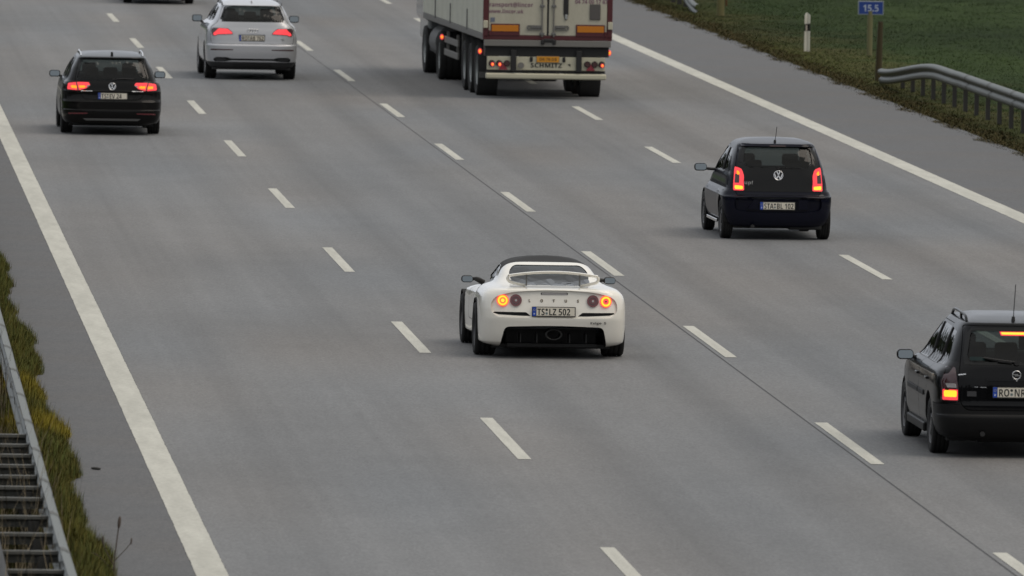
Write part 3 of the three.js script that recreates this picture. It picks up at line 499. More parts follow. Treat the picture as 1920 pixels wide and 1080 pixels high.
// ------------------------------------------------------------------ the white sports car
{
  const bump = (z, c, h) => Math.max(0, 1 - ((z - c) / h) ** 2);
  const paint = carPaint(.80, .775, .71, .4);
  const panel = [[-.775, .585], [-.70, .512], [-.30, .505], [.30, .505], [.70, .512], [.775, .585], [.765, .70], [.70, .765, .1], [.52, .815, .3], [.25, .838, .4], [0, .842, .4], [-.25, .838, .4], [-.52, .815, .3], [-.70, .765, .1], [-.765, .70]];
  const tunnel = [[-.66, .10], [-.635, .24, .02], [-.60, .395, .06], [0, .415, .5], [.60, .395, .06], [.635, .24, .02], [.66, .10]];
  const glass = [[-.455, .878, .02], [.455, .878, .02], [.50, .99, .09], [.42, 1.085, .08], [-.42, 1.085, .08], [-.50, .99, .09]];
  const side = [[-1.62, .80], [-.62, .80, .03], [-.70, .93], [-.86, 1.045, .06], [-1.18, 1.05, .04]];
  const [t, S] = buildCar({
    name: 'sports_car', label: 'low white two seater sports car with rear wing and round tail lamps', x: 9.365, z: -132.15, turn: .012,
    paint, floor: .30,
    levels: [[.13, .70, .60, -2.95], [.17, .84, .74, -3.12], [.205, .885, .80, -3.18], [.30, .895, .84, -3.22], [.42, .90, .868, -3.22], [.50, .90, .882, -3.18], [.60, .90, .872, -3.08], [.68, .895, .855, -2.9], [.74, .88, .845, -2.62], [.78, .86, .838, -2.2], [.82, .82, .832, -1.95], [.842, .785, .825, -1.86], [.856, .74, .78, -1.83], [.866, .695, .56, -1.80], [.88, .66, .34, -1.77], [.90, .635, .20, -1.72], [1.0, .575, -.10, -1.48], [1.04, .55, -.22, -1.40], [1.08, .51, -.35, -1.32], [1.11, .455, -.45, -1.25], [1.13, .40, -.57, -1.20], [1.148, .32, -.68, -1.12], [1.165, .20, -.78, -1.05], [1.174, .05, -.86, -.95]],
    shell: { belt: .85, nr: 5.8, nf: 2.6, dr: .8, df: 1.2, taper: (z, y) => 1 - .085 * bump(z, -1.15, .85) * (y < .79 ? 1 : .4) - .16 * smooth(y, .70, .80) * (1 - smooth(y, .83, .90)) * smooth(-z, .35, 1.0) - .03 * smooth(-z, 1.7, 2.2) * (1 - smooth(y, .8, .85)) },
    wheels: [{ x: .918, z: 0, R: .322, W: .265, rim: .235, gap: .05, spokes: 10, mat: M.darkAlloy }, { x: .90, z: -2.37, R: .308, W: .205, rim: .22, gap: .05, spokes: 10, mat: M.darkAlloy }],
    windows: [{ face: 'rear', pts: glass, mat: M.darkTint, depth: -.02, name: 'rear_window' }, { face: 'left', pts: side, mat: M.glass, name: 'side_window' }, { face: 'right', pts: side, mat: M.glass, name: 'side_window' }, { face: 'front', pts: [[-.50, .885], [.50, .885], [.40, 1.08], [-.40, 1.08]], mat: M.glass, name: 'windscreen' }],
    recesses: [
      { pts: panel, r: .05, d: -.034 },
      { pts: tunnel, d: -.55, dark: 1 },
      ...[1, -1].map((s) => ({ pts: (s > 0 ? (q) => q : mirrored)([[.285, .527, .01], [.345, .572, .01], [.73, .573, .012], [.745, .56, .01], [.68, .540, .02], [.40, .527, .02]]), r: .01, d: -.072, dark: 1 })),
      { pts: [[-.165, .785], [.165, .785], [.165, .812], [-.165, .812]], r: .008, d: -.06, dark: 1 },
      ...['left', 'right'].map((face) => ({ face, pts: [[-.50, .34, .05], [-.36, .50, .05], [-.42, .69, .05], [-.62, .72, .05], [-.60, .50, .05]], r: .04, d: -.09, dark: 1 })),
    ],
    panels: [{ name: 'soft_top', slab: [[-.50, .965], [-.46, 1.3], [-1.32, 1.3], [-1.32, 1.055], [-.90, 1.052]], gap: .002, mat: std({ color: lin(.013, .013, .014), roughness: .8 }) },
      ...['left', 'right'].map((face) => ({ name: 'door', face, pts: [[-.66, .30, .04], [-.60, .80, .03], [-.70, .93], [-.86, 1.052], [-1.2, 1.056], [-1.66, .79, .03], [-1.70, .36, .06]], r: .02 }))],
    patches: [
      ...[[-.630, .712, 1], [.630, .712, 1], [-.470, .716, 0], [.470, .716, 0]].map(([x, y, lit]) => ({ name: 'tail_lamp', shape: disc(x, y, .072), d0: -.08, d1: -.014, mat: lit ? M.redGlow : M.redLens,
        sub: lit ? [{ name: 'lamp_ring', shape: hole(disc(x, y, .064), disc(x, y, .034)), d0: -.05, d1: -.008, mat: M.amberGlow }, { name: 'lamp_ring', shape: hole(disc(x, y, .055), disc(x, y, .042)), d0: -.05, d1: -.004, mat: M.yellowGlow }, { name: 'lamp_core', shape: disc(x, y, x < 0 ? .022 : .012), d0: -.05, d1: -.006, mat: x < 0 ? M.yellowGlow : M.redLens }]
          : [{ name: 'lamp_ring', shape: hole(disc(x, y, .046), disc(x, y, .038)), d0: -.05, d1: -.009, mat: M.smokedLens }, { name: 'lamp_core', shape: disc(x, y, .014), d0: -.05, d1: -.006, mat: M.clearLens }] })),
      { name: 'brake_light', pts: [[-.155, .789], [.155, .789], [.155, .806], [-.155, .806]], r: .006, d0: -.045, d1: -.025, mat: M.clearLens },
    ],
    under: [box(1.45, .05, 3.2, 0, .135, -1.2), box(1.1, .04, .7, 0, .155, .2)],
  });
  // diffuser with fins, exhaust
  const diff = part(t, 'diffuser', [box(1.14, .012, .6, 0, .37, .42), box(1.1, .24, .02, 0, .28, .36)], M.trim);
  for (const x of [-.40, -.20, .20, .40]) part(diff, 'fin', box(.012, .11, .30, x, .25, .62, .004), M.trim);
  part(t, 'exhaust_pipe', [at(new THREE.TorusGeometry(.075, .012, 8, 28).scale(1.25, .8, 1), 0, .30, .80), at(new THREE.CylinderGeometry(.072, .072, .25, 24, 1, true).scale(1.25, 1, .8), 0, .30, .68, Math.PI / 2)], std({ color: lin(.02, .02, .02), roughness: .5, metalness: .5 }));
  plate(t, -.01, .582, S.rear(0, .58) + .004, 'TS', 'LZ 502');
  for (const [i, ch] of ['L', 'O', 'T', 'U', 'S'].entries()) part(t, 'badge_letter', text(ch, .036, .006), std({ color: lin(.16, .11, .06), roughness: .4, metalness: .5 }), [-.302 + i * .1475, .708, S.rear(-.302 + i * .1475, .708) - .034]);
  part(t, 'script_badge', text('Exige  S', .026, .003, 1.6), M.trim, [.535, .447, S.rear(.62, .445) + .030], [0, .24, 0]);
  // wing: blade, end plates curling in under it, two struts
  const blade = []; { const N = 40, pr = []; for (let k = 0; k < 12; k++) { const a = k / 12 * 6.2832; pr.push([.085 * Math.cos(a), .018 * Math.sin(a) + .012 * Math.cos(a)]); } const pos = [], idx = []; for (let i = 0; i <= N; i++) { const x = lerp(-.545, .545, i / N), y = 1.047 - .05 * (x / .545) ** 2, z = .60 - .05 * (x / .545) ** 2; for (const [a, b] of pr) pos.push(x, y + b, z + a); } for (let i = 0; i < N; i++) for (let k = 0; k < 12; k++) { const a = i * 12 + k, b = i * 12 + (k + 1) % 12; idx.push(a, b, a + 12, b, b + 12, a + 12); } const g = new THREE.BufferGeometry(); g.setAttribute('position', new THREE.Float32BufferAttribute(pos, 3)); g.setIndex(idx); g.computeVertexNormals(); blade.push(g); }
  const wing = part(t, 'rear_wing', blade, paint);
  for (const s of [-1, 1]) {
    part(wing, 'wing_end', [tube([[s * .545, .998, .57], [s * .555, .965, .57], [s * .535, .93, .56], [s * .45, .905, .55], [s * .335, .882, .54]], .018, 24, 8)], paint);
    part(wing, 'wing_strut', [box(.012, .15, .09, s * .325, .955, .57, .004)], M.dullSteel);
  }
  mirrors(t, S, .885, .835, -1.62, .145, .088, M.trim, [[.83, .832, -1.62], [.76, .84, -1.60], [.67, .80, -1.62]]);
  for (const s of [-1, 1]) part(t, 'mirror_brace', tube([[s * .79, .832, -1.62], [s * .72, .79, -1.62], [s * .67, .745, -1.6]], .016, 8), M.trim);
  seats(t, -.62, [-.33, .33], .30, .84);
  part(t, 'dashboard', box(1.1, .22, .3, 0, .70, -1.55, .08), M.fabric);
}

// ------------------------------------------------------------------ the small dark blue hatchback
{
  const paint = carPaint(.0045, .0052, .013, .3);
  const glassPanel = [[-.60, .722, .02], [.60, .722, .02], [.648, .80, .05], [.615, 1.10, .1], [.555, 1.385, .05], [-.555, 1.385, .05], [-.615, 1.10, .1], [-.648, .80, .05]];
  const win = [[-.44, 1.07, .12], [.44, 1.07, .12], [.52, 1.14, .08], [.485, 1.365, .06], [-.485, 1.365, .06], [-.52, 1.14, .08]];
  const lampL = [[-.668, .733, .02], [-.512, .733, .02], [-.512, .80, .02], [-.520, .86, .03], [-.512, .955, .05], [-.548, 1.055, .03], [-.640, 1.085, .02], [-.650, 1.02, .02], [-.667, .83, .02]];
  const front = [[-1.72, .96, .02], [-.72, .985, .02], [-.70, 1.33, .04], [-1.0, 1.345, .05], [-1.38, 1.21, .04]], quarter = [[-.64, .985, .02], [-.08, 1.05, .08], [-.10, 1.22, .08], [-.22, 1.33, .05], [-.62, 1.335, .03]];
  const U = [[-.648, .625, .04], [-.655, .44, .10], [-.35, .405, .2], [.35, .405, .2], [.655, .44, .10], [.648, .625, .04], [.40, .645, .05], [-.40, .645, .05]];
  const [t, S] = buildCar({
    label: 'small dark blue hatchback with black glass tailgate and tall lit lamps, roof aerial', x: 14.765, z: -161.05, turn: .022, paint,
    levels: [[.19, .66, .40, -2.82], [.22, .74, .45, -2.94], [.30, .79, .485, -3.0], [.42, .81, .505, -3.03], [.58, .82, .515, -3.02], [.645, .82, .51, -2.99], [.658, .815, .475, -2.98], [.72, .79, .455, -2.93], [.76, .765, .448, -2.88], [.90, .737, .43, -2.55], [.96, .725, .42, -2.2], [1.0, .712, .41, -2.02], [1.1, .69, .385, -1.78], [1.23, .652, .325, -1.48], [1.36, .60, .245, -1.18], [1.405, .575, .225, -1.08], [1.42, .56, .22, -1.04], [1.44, .53, .06, -.98], [1.46, .47, -.18, -.92], [1.478, .36, -.42, -.86], [1.487, .12, -.58, -.78]],
    shell: { belt: .97, nr: 5.5, nf: 2.8, dr: .6, df: .9, taper: (z, y) => 1 - .03 * smooth(-z, 1.8, 2.4) * smooth(y, .5, .8) + .012 * Math.max(0, 1 - (z / .5) ** 2) * (y < .72 && y > .3 ? 1 : 0) },
    wheels: [0, -2.42].map((z) => ({ x: .815, z, R: .295, W: .17, rim: .19, gap: .045, spokes: 7, mat: M.darkAlloy })),
    windows: [{ face: 'rear', pts: win, mat: M.tint, name: 'rear_window' }, ...['left', 'right'].flatMap((face) => [{ face, pts: front, name: 'side_window' }, { face, pts: quarter, mat: M.tint, name: 'side_window' }]), { face: 'front', pts: [[-.58, 1.01], [.58, 1.01], [.48, 1.37], [-.48, 1.37]], name: 'windscreen' }],
    recesses: [{ pts: U, d: -.05 }],
    panels: [{ name: 'tailgate', face: 'rear', pts: [[-.61, .655], [.61, .655], [.665, .78], [.63, 1.10], [.575, 1.40], [-.575, 1.40], [-.63, 1.10], [-.665, .78]], r: .04, d: -.2 }, { name: 'bumper', slab: [[.36, .1], [.36, .62], [.7, .62], [.7, .1]] },
      ...['left', 'right'].map((face) => ({ name: 'door', face, pts: [[-.62, .24, .04], [-.60, .6], [-.66, .97], [-.68, 1.37], [-1.0, 1.385], [-1.40, 1.245], [-1.80, .95, .03], [-1.86, .30, .06]], r: .03 }))],
    patches: [
      { name: 'glass_panel', shape: hole(poly(glassPanel, .04), poly(win, .06)), d0: -.02, d1: .005, mat: M.glossBlack },
      ...[lampL, mirrored(lampL)].map((pts, i) => { const q = (a) => i ? mirrored(a) : a; return { name: 'tail_lamp', pts, r: .02, d0: -.03, d1: .016, mat: M.redGlow, sub: [
        { name: 'lamp_strip', pts: q([[-.600, .85, .02], [-.548, .85, .02], [-.540, .94, .03], [-.566, 1.03, .02], [-.612, 1.055, .02], [-.632, 1.0, .02], [-.602, .965, .02]]), d1: .019, mat: M.redGlow },
        { name: 'lamp_lens', pts: q([[-.652, .845, .01], [-.585, .845, .01], [-.580, .965, .02], [-.640, .985, .02]]), d1: .022, mat: M.smokedLens },
        { name: 'indicator_lamp', pts: q([[-.648, .752, .02], [-.530, .752, .02], [-.530, .80, .02], [-.650, .81, .02]]), d1: .022, mat: M.yellowGlow, r: .02 },
        { name: 'lamp_strip', pts: q([[-.618, .965, .02], [-.572, .97, .02], [-.585, 1.02, .02], [-.618, 1.03, .02]]), d1: .023, mat: M.amberGlow }] }; }),
      { name: 'roof_spoiler', pts: [[-.555, 1.385], [.555, 1.385], [.54, 1.425], [-.54, 1.425]], d0: -.05, d1: .035, mat: paint, sub: [{ name: 'brake_light', pts: [[-.12, 1.388], [.12, 1.388], [.12, 1.40], [-.12, 1.40]], r: .004, d1: .038, mat: M.smokedLens }] },
      { name: 'bumper_insert', pts: [[-.46, .455, .01], [-.30, .455], [-.30, .60], [-.36, .60, .02]], d0: -.06, d1: -.022, mat: paint }, { name: 'bumper_insert', pts: [[.30, .455], [.45, .455, .01], [.45, .60, .02], [.30, .60]], d0: -.06, d1: -.022, mat: paint },
    ],
    under: [box(1.3, .05, 3.0, 0, .19, -1.2), box(.5, .10, .35, .42, .20, .2, .03), cyl(.028, .3, -.38, .2, .38, 'z')],
  });
  plate(t, -.01, .507, S.rear(0, .5) - .032, 'STA', 'BL 102');
  part(t, 'emblem', emblemVW(.068), M.chrome, [0, .962, S.rear(0, .962) + .014], [-.12, 0, 0]);
  part(t, 'badge_letter', text('up!', .05, .006, 1.3), M.chrome, [-.445, .845, S.rear(-.445, .845) + .006]);
  part(t, 'aerial', [tube([[0, 0, 0], [.012, .12, .03], [.02, .235, .055]], .0045, 8, 6), cyl(.016, .05, 0, .012, 0, 'y', 12, .022)], M.trim, [-.02, S.roof(.01, .06), .06]);
  part(t, 'wiper', [box(.36, .014, .014, .16, 1.075, S.rear(.16, 1.075) + .014), cyl(.02, .03, 0, 1.068, S.rear(0, 1.06) + .012, 'z')], M.trim);
  mirrors(t, S, .945, .985, -1.66, .19, .12, M.glossBlack, [[.86, .96, -1.66], [.78, .955, -1.65], [.70, .95, -1.65]], [-1]);
  mirrors(t, S, .82, .985, -1.66, .13, .12, M.glossBlack, [[.78, .96, -1.66], [.74, .955, -1.65], [.70, .95, -1.65]], [1]);
  for (const s of [-1, 1]) part(t, 'sill_trim', box(.03, .05, 1.35, s * .80, .235, -1.22, .012), M.chrome);
  seats(t, -.35, [-.3, .3], .5, .95); seats(t, -1.05, [-.33, .33], .45, 1.02);
  part(t, 'dashboard', box(1.25, .25, .3, 0, .86, -1.85, .08), M.fabric);
}

// ------------------------------------------------------------------ the black estate with the roof rails at the right edge
{
  const paint = carPaint(.0042, .0042, .0052, .3), plastic = phys({ color: lin(.0055, .0055, .006), roughness: .5, specularIntensity: .5 });
  const win = [[-.50, 1.03, .07], [.50, 1.03, .07], [.525, 1.10, .05], [.475, 1.355, .06], [-.475, 1.355, .06], [-.525, 1.10, .05]];
  const lampL = [[-.80, .612, .01], [-.618, .612, .01], [-.622, .74], [-.640, .84], [-.655, .975, .02], [-.742, .975, .02], [-.80, .82]];
  const sw = [[[-1.86, .965, .02], [-1.02, .965, .02], [-1.04, 1.355, .03], [-1.20, 1.375, .04], [-1.56, 1.22, .05]], [[-.95, .965, .02], [-.16, .965, .02], [-.18, 1.36, .03], [-.97, 1.37, .03]], [[-.09, .965, .02], [.50, .985, .06], [.36, 1.33, .05], [-.11, 1.36, .03]]];
  const [t, S] = buildCar({
    label: 'black estate car with roof rails and yellow brake light, cut by the right edge', x: 13.2, z: -116.1, turn: .006, paint,
    levels: [[.19, .68, .74, -3.12], [.23, .78, .80, -3.26], [.30, .82, .845, -3.38], [.44, .845, .875, -3.42], [.458, .845, .87, -3.42], [.464, .845, .852, -3.42], [.574, .852, .848, -3.41], [.58, .852, .846, -3.41], [.62, .855, .842, -3.4], [.75, .855, .835, -3.36], [.86, .845, .825, -3.15], [.92, .825, .815, -2.7], [.95, .79, .81, -2.45], [.975, .755, .805, -2.25], [1.03, .71, .785, -2.1], [1.2, .652, .715, -1.76], [1.36, .588, .63, -1.40], [1.41, .56, .61, -1.28], [1.435, .54, .60, -1.2], [1.445, .525, .57, -1.17], [1.465, .47, .38, -1.1], [1.485, .36, .05, -1.02], [1.495, .1, -.25, -.85]],
    shell: { belt: .98, nr: 6, nf: 3, dr: .75, df: 1.0, taper: (z, y) => 1 - .03 * smooth(-z, 2, 2.8) },
    wheels: [0, -2.61].map((z) => ({ x: .835, z, R: .305, W: .195, rim: .2, gap: .05, spokes: 6, mat: M.darkAlloy })),
    windows: [{ face: 'rear', pts: win, mat: M.tint, name: 'rear_window' }, ...['left', 'right'].flatMap((face) => sw.map((pts) => ({ face, pts, mat: M.tint, name: 'side_window' }))), { face: 'front', pts: [[-.58, 1.02], [.58, 1.02], [.50, 1.38], [-.50, 1.38]], name: 'windscreen' }],
    recesses: [{ pts: [[-.315, .83], [.315, .83], [.325, .64], [.30, .615], [-.30, .615], [-.325, .64]], r: .02, d: -.03 }],
    panels: [{ name: 'tailgate', face: 'rear', pts: [[-.54, .515, .08], [.54, .515, .08], [.612, .62, .05], [.63, .80], [.60, 1.02], [.545, 1.41, .03], [-.545, 1.41, .03], [-.60, 1.02], [-.63, .80], [-.612, .62, .05]], r: .04, d: -.2 },
      { name: 'bumper', slab: [[.42, .1], [.42, .578], [1.1, .578], [1.1, .1]], mat: plastic },
      ...['left', 'right'].flatMap((face) => [{ name: 'door', face, pts: [[-1.0, .26, .04], [-1.0, .95], [-1.005, 1.395], [-1.22, 1.405], [-1.60, 1.25], [-1.96, .95], [-2.02, .30, .06]], r: .03 }, { name: 'door', face, pts: [[-.42, .48, .15], [-.12, .80, .1], [-.12, 1.395], [-.99, 1.40], [-.985, .95], [-.985, .26, .04], [-.48, .26, .06]], r: .03 }])],
    patches: [
      ...[lampL, mirrored(lampL)].map((pts, i) => { const q = (a) => i ? mirrored(a) : a; return { name: 'tail_lamp', pts, r: .015, d0: -.03, d1: .012, mat: M.smokedLens, sub: [
        { name: 'lamp_glow', pts: q([[-.785, .622, .01], [-.630, .622, .01], [-.630, .735, .01], [-.785, .735, .01]]), d1: .014, mat: M.redGlow }, { name: 'lamp_core', pts: q([[-.772, .655, .02], [-.642, .655, .02], [-.642, .725, .02], [-.772, .725, .02]]), d1: .018, mat: M.yellowGlow },
        { name: 'lamp_lens', pts: q([[-.74, .755, .01], [-.645, .755, .01], [-.65, .80, .01], [-.76, .80, .01]]), d1: .016, mat: M.clearLens }] }; }),
      { name: 'tailgate_trim', pts: [[-.33, .832], [.33, .832], [.33, .852], [-.33, .852]], r: .006, d0: -.01, d1: .014, mat: paint },
      { name: 'window_surround', shape: hole(poly([[-.555, 1.0, .08], [.555, 1.0, .08], [.57, 1.10, .05], [.52, 1.39, .06], [-.52, 1.39, .06], [-.57, 1.10, .05]]), poly(win)), d0: -.02, d1: .003, mat: M.glossBlack },
      { name: 'badge_letter', pts: [[-.625, .888], [-.545, .898], [-.545, .908], [-.625, .898]], r: .003, d1: .005, mat: M.chrome }, { name: 'badge_letter', pts: [[-.45, .762], [-.415, .762], [-.415, .770], [-.45, .770]], r: .002, d1: .005, mat: M.chrome }, { name: 'badge_letter', pts: [[-.39, .760], [-.325, .760], [-.325, .768], [-.39, .768]], r: .002, d1: .005, mat: M.chrome },
      { name: 'sticker', pts: [[-.53, .665], [-.43, .665], [-.43, .72], [-.53, .72]], r: .004, d0: -.002, d1: .001, mat: std({ color: lin(.03, .03, .035), roughness: .6 }) },
      { name: 'window_sticker', pts: [[-.50, 1.045, .03], [-.33, 1.045, .02], [-.36, 1.085, .02], [-.50, 1.085, .02]], r: .02, d0: -.018, d1: -.016, mat: std({ color: lin(.08, .30, .30), roughness: .6 }) },
    ],
    under: [box(1.4, .05, 3.4, 0, .19, -1.2), cyl(.026, .4, -.36, .265, .68, 'z'), box(.9, .12, .4, .05, .22, .45, .05)],
  });
  const lamp3 = part(t, 'brake_light', S.wrap('rear', poly([[-.155, 1.31], [.155, 1.31], [.17, 1.352], [-.17, 1.352]], .006), -.03, -.008), M.redGlow);
  part(lamp3, 'lamp_core', S.wrap('rear', poly([[-.145, 1.322], [.145, 1.322], [.155, 1.345], [-.155, 1.345]], .006), -.01, -.004), M.yellowGlow);
  plate(t, .01, .708, S.rear(0, .70) - .018, 'RO', 'NR 2');
  const r = .045;
  part(t, 'emblem', [new THREE.TorusGeometry(r, r * .13, 8, 28), box(r * 1.5, r * .16, .006, -.35 * r, .13 * r, 0), box(r * 1.5, r * .16, .006, .35 * r, -.13 * r, 0)], M.chrome, [0, .898, S.rear(0, .898) + .006]);
  part(t, 'lock_cylinder', cyl(.010, .012, 0, .842, S.rear(0, .842) + .018, 'z'), M.chrome);
  part(t, 'wiper', [tube([[0, 1.035, S.rear(0, 1.035) + .03], [-.18, 1.055, S.rear(-.18, 1.05) + .03], [-.36, 1.078, S.rear(-.36, 1.08) + .02]], .010, 12, 6), tube([[-.05, 1.03, S.rear(0, 1.03) + .02], [-.2, 1.045, S.rear(-.2, 1.04) + .02]], .016, 8, 6), cyl(.028, .04, 0, 1.03, S.rear(0, 1.03) + .015, 'z')], M.trim);
  part(t, 'aerial', [tube([[0, 0, 0], [.006, .2, .03], [.012, .39, .06]], .0045, 8, 6), cyl(.016, .06, 0, .012, 0, 'y', 12, .024)], M.trim, [.0, S.roof(.01, .42), .42]);
  for (const s of [-1, 1]) { const y = (z) => S.roof(.49, z); part(t, 'roof_rail', [tube([[s * .50, y(.36) - .01, .40], [s * .50, y(.3) + .035, .32], [s * .505, y(-.2) + .06, -.2], [s * .505, y(-.7) + .05, -.75], [s * .50, y(-.95) - .01, -.98]], .016, 40, 8), box(.025, .07, .06, s * .503, y(-.1) + .02, -.1, .01)], paint); }
  mirrors(t, S, .925, .955, -1.72, .185, .115, paint, [[.85, .93, -1.72], [.78, .925, -1.70], [.72, .94, -1.70]]);
  for (const s of [-1, 1]) { part(t, 'rubbing_strip', [-1.5, -.7].map((z) => box(.016, .055, z < -1 ? .95 : .50, s * (S.half(.62, z) + .004), .62, z, .006)), M.trim); part(t, 'door_handle', [-1.12, -.2].map((z) => box(.03, .03, .17, s * (S.half(.80, z) + .008), .80, z, .012)), paint); part(t, 'side_skirt', box(.05, .10, 1.65, s * .825, .245, -1.3, .02), plastic); }
  seats(t, -.28, [-.34, 0, .34], .5, .98); seats(t, -1.1, [-.36, .36], .42, 1.03);
  part(t, 'dashboard', box(1.3, .25, .3, 0, .88, -1.9, .08), M.fabric);
}

// ------------------------------------------------------------------ the black estate on the left, and a silver car of the same build at the top edge
{
  const paint = carPaint(.005, .0047, .0047, .3);
  const win = [[-.60, .985, .05], [.60, .985, .05], [.63, 1.03, .04], [.53, 1.345, .05], [-.53, 1.345, .05], [-.63, 1.03, .04]];
  const lampL = [[-.805, .815, .02], [-.60, .80, .02], [-.47, .835, .02], [-.395, .895, .02], [-.42, .945, .02], [-.63, .945, .02], [-.79, .925, .03]];
  const sw = [[[-1.95, .985, .02], [-1.02, .985, .02], [-1.04, 1.32, .03], [-1.22, 1.34, .04], [-1.6, 1.2, .05]], [[-.95, .985, .02], [-.10, .985, .02], [-.16, 1.32, .03], [-.97, 1.335, .03]], [[-.03, .985, .02], [.62, 1.02, .06], [.35, 1.26, .05], [-.08, 1.31, .03]]];
  const make = (spec) => {
    const [t, S] = buildCar({
      ...spec,
      levels: [[.18, .70, .88, -3.2], [.22, .83, .95, -3.34], [.30, .875, 1.0, -3.44], [.42, .892, 1.03, -3.48], [.452, .895, 1.028, -3.48], [.462, .895, 1.008, -3.47], [.60, .90, 1.012, -3.44], [.618, .898, 1.0, -3.43], [.63, .895, .982, -3.42], [.75, .893, .965, -3.36], [.79, .888, .968, -3.3], [.80, .886, .958, -3.28], [.90, .868, .945, -3.1], [.945, .845, .935, -2.8], [.965, .815, .928, -2.62], [.99, .80, .925, -2.40], [1.2, .718, .84, -1.9], [1.34, .638, .76, -1.56], [1.37, .618, .78, -1.47], [1.39, .605, .785, -1.42], [1.405, .585, .66, -1.37], [1.425, .53, .42, -1.31], [1.445, .40, .0, -1.18], [1.458, .1, -.3, -.95]],
      shell: { belt: .99, nr: 5.5, nf: 3, dr: .8, df: 1.1, taper: (z, y) => 1 - .035 * smooth(-z, 2, 2.9) },
      wheels: [0, -2.63].map((z) => ({ x: .888, z, R: .318, W: .215, rim: .22, gap: .045, spokes: 5, mat: M.darkAlloy })),
      windows: [{ face: 'rear', pts: win, mat: M.tint, name: 'rear_window' }, ...['left', 'right'].flatMap((face) => sw.map((pts) => ({ face, pts, mat: M.tint, name: 'side_window' }))), { face: 'front', pts: [[-.62, 1.04], [.62, 1.04], [.52, 1.35], [-.52, 1.35]], name: 'windscreen' }],
      recesses: [{ pts: [[-.52, .785], [.52, .785], [.345, .60], [-.345, .60]], r: .02, d: -.028 }],
      panels: [{ name: 'tailgate', face: 'rear', pts: [[-.50, .64, .06], [.50, .64, .06], [.60, .80, .05], [.67, .98], [.59, 1.37, .03], [-.59, 1.37, .03], [-.67, .98], [-.60, .80, .05]], r: .04, d: -.2 }, { name: 'bumper', slab: [[.45, .1], [.45, .622], [1.2, .622], [1.2, .1]] },
        ...['left', 'right'].flatMap((face) => [{ name: 'door', face, pts: [[-1.0, .26, .04], [-1.0, .97], [-1.005, 1.36], [-1.23, 1.37], [-1.63, 1.23], [-2.03, .97], [-2.08, .30, .06]], r: .03 }, { name: 'door', face, pts: [[-.42, .50, .15], [-.08, .82, .1], [-.10, 1.355], [-.99, 1.365], [-.985, .97], [-.985, .26, .04], [-.48, .26, .06]], r: .03 }])],
      patches: [
        ...[lampL, mirrored(lampL)].map((pts, i) => { const q = (a) => i ? mirrored(a) : a; return { name: 'tail_lamp', pts, r: .02, d0: -.03, d1: .012, mat: M.redGlow, sub: [
          { name: 'lamp_core', pts: q([[-.735, .842, .01], [-.64, .832, .01], [-.615, .862, .01], [-.65, .885, .01], [-.735, .885, .01]]), d1: .016, mat: M.amberGlow }, { name: 'lamp_core', pts: q([[-.585, .840, .01], [-.50, .845, .01], [-.475, .868, .01], [-.50, .888, .01], [-.60, .885, .01]]), d1: .016, mat: M.amberGlow }, { name: 'lamp_lens', pts: q([[-.625, .80], [-.595, .80], [-.635, .945], [-.655, .945]]), r: .004, d1: .016, mat: M.redLens },
          { name: 'lamp_lens', pts: q([[-.45, .855, .01], [-.39, .895, .02], [-.43, .90, .02], [-.46, .88, .01]]), d1: .015, mat: M.clearLens }] }; }),
        { name: 'chrome_strip', pts: [[-.56, .785], [-.36, .785], [-.35, .797], [-.56, .797]], r: .004, d0: -.01, d1: .010, mat: M.chrome }, { name: 'chrome_strip', pts: [[.36, .785], [.56, .785], [.56, .797], [.35, .797]], r: .004, d0: -.01, d1: .010, mat: M.chrome },
        { name: 'window_surround', shape: hole(poly([[-.635, .968, .04], [.635, .968, .04], [.655, 1.02, .04], [.55, 1.358, .04], [-.55, 1.358, .04], [-.655, 1.02, .04]]), poly(win)), d0: -.02, d1: .003, mat: M.glossBlack },
        ...[-1, 1].map((s) => ({ name: 'rear_reflector', pts: (s < 0 ? (a) => a : mirrored)([[-.78, .372], [-.44, .382], [-.44, .402], [-.78, .398]]), r: .008, d0: -.01, d1: .006, mat: M.redLens })),
        { name: 'bumper_trim', pts: [[-.46, .262], [.46, .262], [.52, .30], [-.52, .30]], r: .01, d0: -.02, d1: .014, mat: M.dullSteel },
      ],
      under: [box(1.5, .05, 3.6, 0, .18, -1.2), box(1.0, .12, .5, 0, .22, .5, .05)],
    });
    plate(t, .01, .70, S.rear(0, .69) - .018, spec.left, spec.right);
    part(t, 'emblem', emblemVW(.062), M.chrome, [0, .875, S.rear(0, .875) + .010], [-.1, 0, 0]);
    part(t, 'roof_fin', (() => { const g = new THREE.ExtrudeGeometry(poly([[0, 0], [.16, 0], [.15, .055], [.10, .06]], .01), { depth: .03, bevelEnabled: true, bevelSize: .006, bevelThickness: .006, bevelSegments: 2 }); g.rotateY(-Math.PI / 2); return g; })(), spec.paint, [.015, S.roof(.01, .4) - .01, .38]);
    for (const s of [-1, 1]) { const y = (z) => S.roof(.54, z); part(t, 'roof_rail', tube([[s * .555, y(.42) - .01, .50], [s * .555, y(.3) + .03, .38], [s * .56, y(-.3) + .035, -.3], [s * .555, y(-1) + .03, -1.0], [s * .555, y(-1.2) - .01, -1.15]], .014, 40, 8), M.chrome); }
    part(t, 'wiper', tube([[0, 1.0, S.rear(0, 1.0) + .02], [.2, 1.015, S.rear(.2, 1.015) + .02], [.38, 1.01, S.rear(.38, 1.01) + .015]], .010, 12, 6), M.trim);
    mirrors(t, S, .955, 1.0, -1.78, .20, .125, spec.paint, [[.89, .965, -1.78], [.83, .95, -1.76], [.78, .95, -1.75]]);
    seats(t, -.28, [-.34, 0, .34], .5, .97); seats(t, -1.1, [-.36, .36], .42, 1.02);
    part(t, 'dashboard', box(1.4, .25, .3, 0, .90, -2.0, .08), M.fabric);
    return t;
  };
